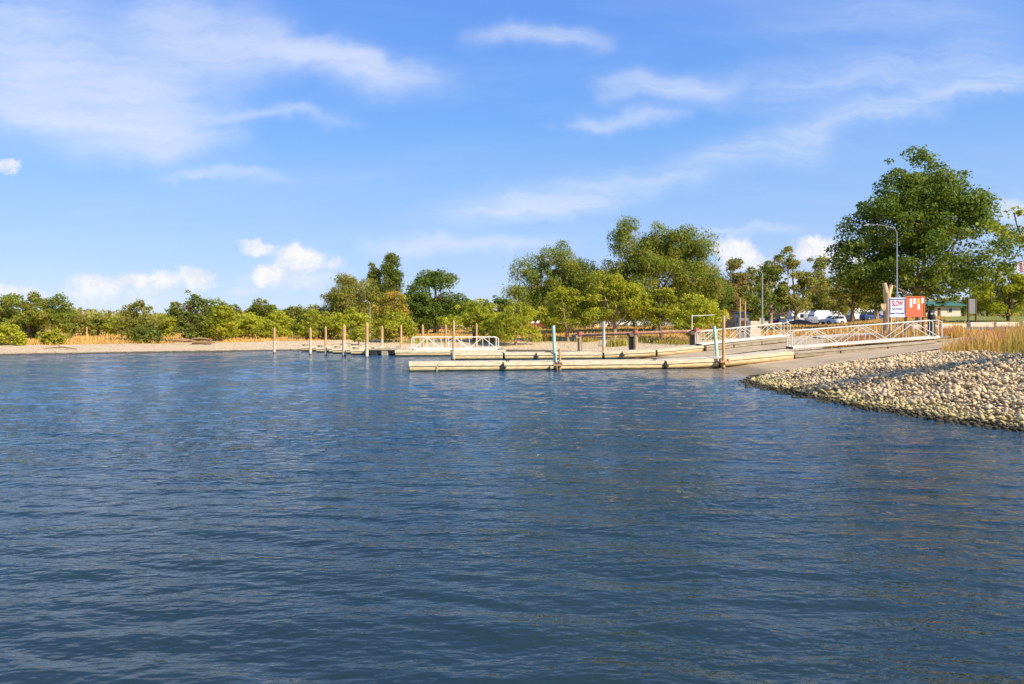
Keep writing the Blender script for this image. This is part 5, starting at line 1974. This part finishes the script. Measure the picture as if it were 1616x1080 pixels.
def car(kind, label, px, D, mat, rz=0.0, flip=1, name=None, group='vehicles parked in the lot', dz=0.0):
    g = at(px, D)
    e = empty(name or {'suv': 'parked_suv', 'pickup': 'parked_pickup', 'sedan': 'parked_car'}[kind], (g.x, g.y, g.z + .06 + dz), rz)
    tag(e, label, {'suv': 'car', 'pickup': 'pickup truck', 'sedan': 'car'}[kind], group)
    f = flip
    if kind == 'suv':
        prof = [(-2.35, .35), (-2.40, .75), (-2.25, 1.05), (-2.05, 1.62), (-1.6, 1.74), (.35, 1.74), (1.05, 1.15), (2.15, 1.0), (2.38, .75), (2.38, .35)]
        win = [[(-1.95, 1.12), (-1.80, 1.58), (-.95, 1.62), (-.95, 1.12)], [(-.85, 1.12), (-.85, 1.62), (.10, 1.62), (.10, 1.12)], [(.2, 1.12), (.2, 1.60), (.40, 1.58), (.88, 1.15)]]
    elif kind == 'pickup':
        prof = [(-2.8, .45), (-2.8, 1.12), (-.75, 1.12), (-.62, 1.75), (-.3, 1.82), (.75, 1.82), (1.35, 1.2), (2.6, 1.08), (2.78, .8), (2.78, .45)]
        win = [[(-.5, 1.2), (-.42, 1.68), (.1, 1.7), (.1, 1.2)], [(.2, 1.2), (.2, 1.7), (.75, 1.68), (1.12, 1.22)]]
    else:
        prof = [(-2.2, .3), (-2.22, .85), (-1.6, .98), (-1.0, 1.38), (.3, 1.40), (1.0, .98), (2.05, .85), (2.2, .6), (2.2, .3)]
        win = [[(-1.35, .98), (-.95, 1.31), (-.3, 1.33), (-.3, .98)], [(-.2, .98), (-.2, 1.33), (.25, 1.33), (.75, 1.0)]]
    prof = [(x * f, z) for x, z in prof]
    w = 1.9
    body_profile(e, prof, w, mat)
    for k in win:
        for sg in (-1, 1):
            vs = []
            zm = max(z for x, z in prof)
            for x, z in k:
                kk = 1 - .16 * max(0, (z - .95) / max(.01, zm - .95))
                vs.append((x * f, sg * (w / 2 * kk + .012), z))
            vs2 = [(x, y - sg * .03, z) for x, y, z in vs]
            n = len(vs)
            MB().poly(vs + vs2, [tuple(range(n)), tuple(reversed(range(n, 2 * n)))] + [(i, n + i, n + (i + 1) % n, (i + 1) % n) for i in range(n)]).build('side_window', M['glass'], e)
    xa = max(x for x, z in prof) if f > 0 else min(x for x, z in prof)
    if kind == 'suv': ws = ((.40, 1.66), (1.0, 1.18))
    elif kind == 'pickup': ws = ((.82, 1.74), (1.30, 1.24))
    else: ws = ((.36, 1.35), (.95, 1.0))
    (xa1, za1), (xb1, zb1) = ws
    nrm = .02
    MB().poly([((xa1 + nrm) * f, -.66, za1 + nrm), ((xa1 + nrm) * f, .66, za1 + nrm), ((xb1 + nrm) * f, .76, zb1 + nrm), ((xb1 + nrm) * f, -.76, zb1 + nrm)], [(0, 1, 2, 3)]).build('windscreen', M['glass'], e)
    wheelset(e, (-1.45 * (1.15 if kind == 'pickup' else 1), 1.45 * (1.15 if kind == 'pickup' else 1)), w, .38 if kind != 'sedan' else .33)
    for sg in (-1, 1):
        MB().box((xa * 1.0, sg * .68, .78), (.06, .34, .16)).build('headlight', M['light_lens'], e)
        MB().box((-xa * 1.0, sg * .74, .95 if kind != 'sedan' else .75), (.06, .2, .2)).build('tail_light', M['tail_red'], e)
    MB().box((xa, 0, .45), (.14, 1.8, .22)).build('bumper', M['car_dark'], e)
    return e


def trailer(label, px, D, L=7.0, H=3.0, rz=0.0, mat='car_white', name='travel_trailer', cat='trailer', stripe=None, wins=((-2.4, -1.2), (.4, 2.0)), door=-.3, nose=False, motor=False):
    g = at(px, D)
    e = empty(name, (g.x, g.y, g.z + .06), rz); tag(e, label, cat, 'vehicles parked in the lot')
    W = 2.4
    if motor:
        prof = [(-L / 2, .55), (-L / 2, H - .1), (-L / 2 + .2, H), (L / 2 - .6, H), (L / 2 - .1, H - .5), (L / 2 - .1, 1.9), (L / 2 + .5, 1.25), (L / 2 + .6, .55)]
    elif nose:
        prof = [(-L / 2, .55), (-L / 2, H - .1), (-L / 2 + .2, H), (L / 2 - .5, H), (L / 2, H - .6), (L / 2, 1.1), (L / 2 - .5, .55)]
    else:
        prof = [(-L / 2, .55), (-L / 2, H - .08), (-L / 2 + .1, H), (L / 2 - .1, H), (L / 2, H - .08), (L / 2, .55)]
    MB().prism(prof, -W / 2, W / 2).build('body', M[mat], e)
    MB().box((0, 0, H + .025), (L * .92, W + .1, .06)).build('roof', M['roof_grey'], e)
    for a, b in wins:
        f_ = MB().box(((a + b) / 2, -W / 2 - .02, H * .62), (b - a, .05, H * .27)).build('window', M['car_dark'], e)
        MB().box(((a + b) / 2, -W / 2 - .05, H * .62), (b - a - .12, .03, H * .27 - .12)).build('pane', M['glass'], f_)
    MB().box((door, -W / 2 - .02, 1.55), (.7, .05, 1.8)).build('door', M['car_silver'], e)
    if stripe:
        MB().box((0, -W / 2 - .015, .95), (L * .95, .03, .18)).build('stripe', M[stripe], e)
    for x in ((-.5, .4) if not motor else (-L * .28, L * .36)):
        for sg in (-1, 1):
            MB().tube([(x, sg * (W / 2 - .15) - .12, .36), (x, sg * (W / 2 - .15) + .12, .36)], .36, 12).build('wheel', M['tyre'], e)
    if motor:
        MB().poly([(L / 2 - .08, -1.0, 1.95), (L / 2 - .08, 1.0, 1.95), (L / 2 + .47, 1.05, 1.3), (L / 2 + .47, -1.05, 1.3)], [(0, 1, 2, 3)]).build('windscreen', M['glass'], e).location = (.03, 0, .03)
    else:
        MB().tube([(L / 2, 0, .6), (L / 2 + 1.1, 0, .5)], .06, 6).build('hitch', M['post_dark'], e)
    return e


car('pickup', 'white pickup truck parked left of the white box trailer', 1250, 141, M['car_white'], R(28), 1)
car('sedan', 'dark red car parked behind the white pickup', 1232, 146, M['car_red'], R(10), 1)
trailer('white box trailer with dark edges left of the motorhome', 1263, 156, 5.2, 3.1, R(4), wins=((-.6, .2), (1.2, 1.8)), door=.7)
trailer('white motorhome with dark front windows behind the white SUV', 1302, 152, 6.4, 3.1, R(185), name='motorhome', cat='motorhome', wins=((-.8, .8),), door=1.6, motor=True)
car('pickup', 'silver pickup parked between box trailer and motorhome', 1283, 148, M['car_silver'], R(75), 1)
car('suv', 'white SUV parked in the open, nearest of the parked vehicles', 1314, 136, M['car_white'], R(8), -1)
car('suv', 'dark SUV with open blue-grey hatch right of the white SUV', 1337, 145, M['car_dark'], R(80), 1)
trailer('long white travel trailer with round emblem, behind the olive tree', 1367, 152, 7.0, 3.0, R(0), wins=((-1.4, -.5), (.9, 2.3)), door=2.8, nose=True)
trailer('second white trailer showing its end right of the long one', 1392, 158, 4.5, 2.9, R(6), wins=((-1.2, .2),), door=1.2)
car('suv', 'dark blue SUV parked before the long white trailer', 1378, 138, M['car_blue'], R(6), 1)
car('sedan', 'white car under the elms, left of the leaning young tree', 1013 - 2, 128, M['car_white'], R(15), 1, group='cars in the park')
car('sedan', 'silver blue car under the leaning young tree', 1033, 124, M['car_silver'], R(-10), 1, group='cars in the park')
car('sedan', 'white car at the edge of the elm shade, near the pile with rusty foot', 974, 126, M['car_white'], R(5), -1, group='cars in the park')
car('pickup', 'dark pickup with trailer left of the pinkish house', 657, 118, M['car_dark'], R(5), 1, group='cars in the park')
car('sedan', 'red car in the shade left of the mint green pile', 848, 112, M['car_red'], R(20), 1, group='cars in the park')
car('sedan', 'white car in the deep shade right of the mint green pile', 903, 122, M['car_white'], R(0), 1, group='cars in the park')
car('suv', 'dark SUV in the shade beside the mint green pile', 890, 128, M['car_blue'], R(0), 1, group='cars in the park')
# white letters ornament beyond the road
e = empty('white_ornament', at(1582, 105)); tag(e, 'white angular ornament standing on the lawn beyond the road', 'ornament')
zb = hgt(489, 105) - e.location.z
mb = MB(); mb.box((-.35, 0, zb + .3), (.14, .2, .9), 0, 0, .35); mb.box((.0, 0, zb + .1), (.5, .2, .14)); mb.box((.45, 0, zb + .3), (.14, .2, .9), 0, 0, -.4); mb.box((.3, 0, zb + .55), (.5, .2, .14)); mb.build('letters', M['car_white'], e)
MB().box((0, .2, zb / 2 - .1), (1.3, .12, max(.2, zb + .2))).build('plinth', M['concrete'], e)
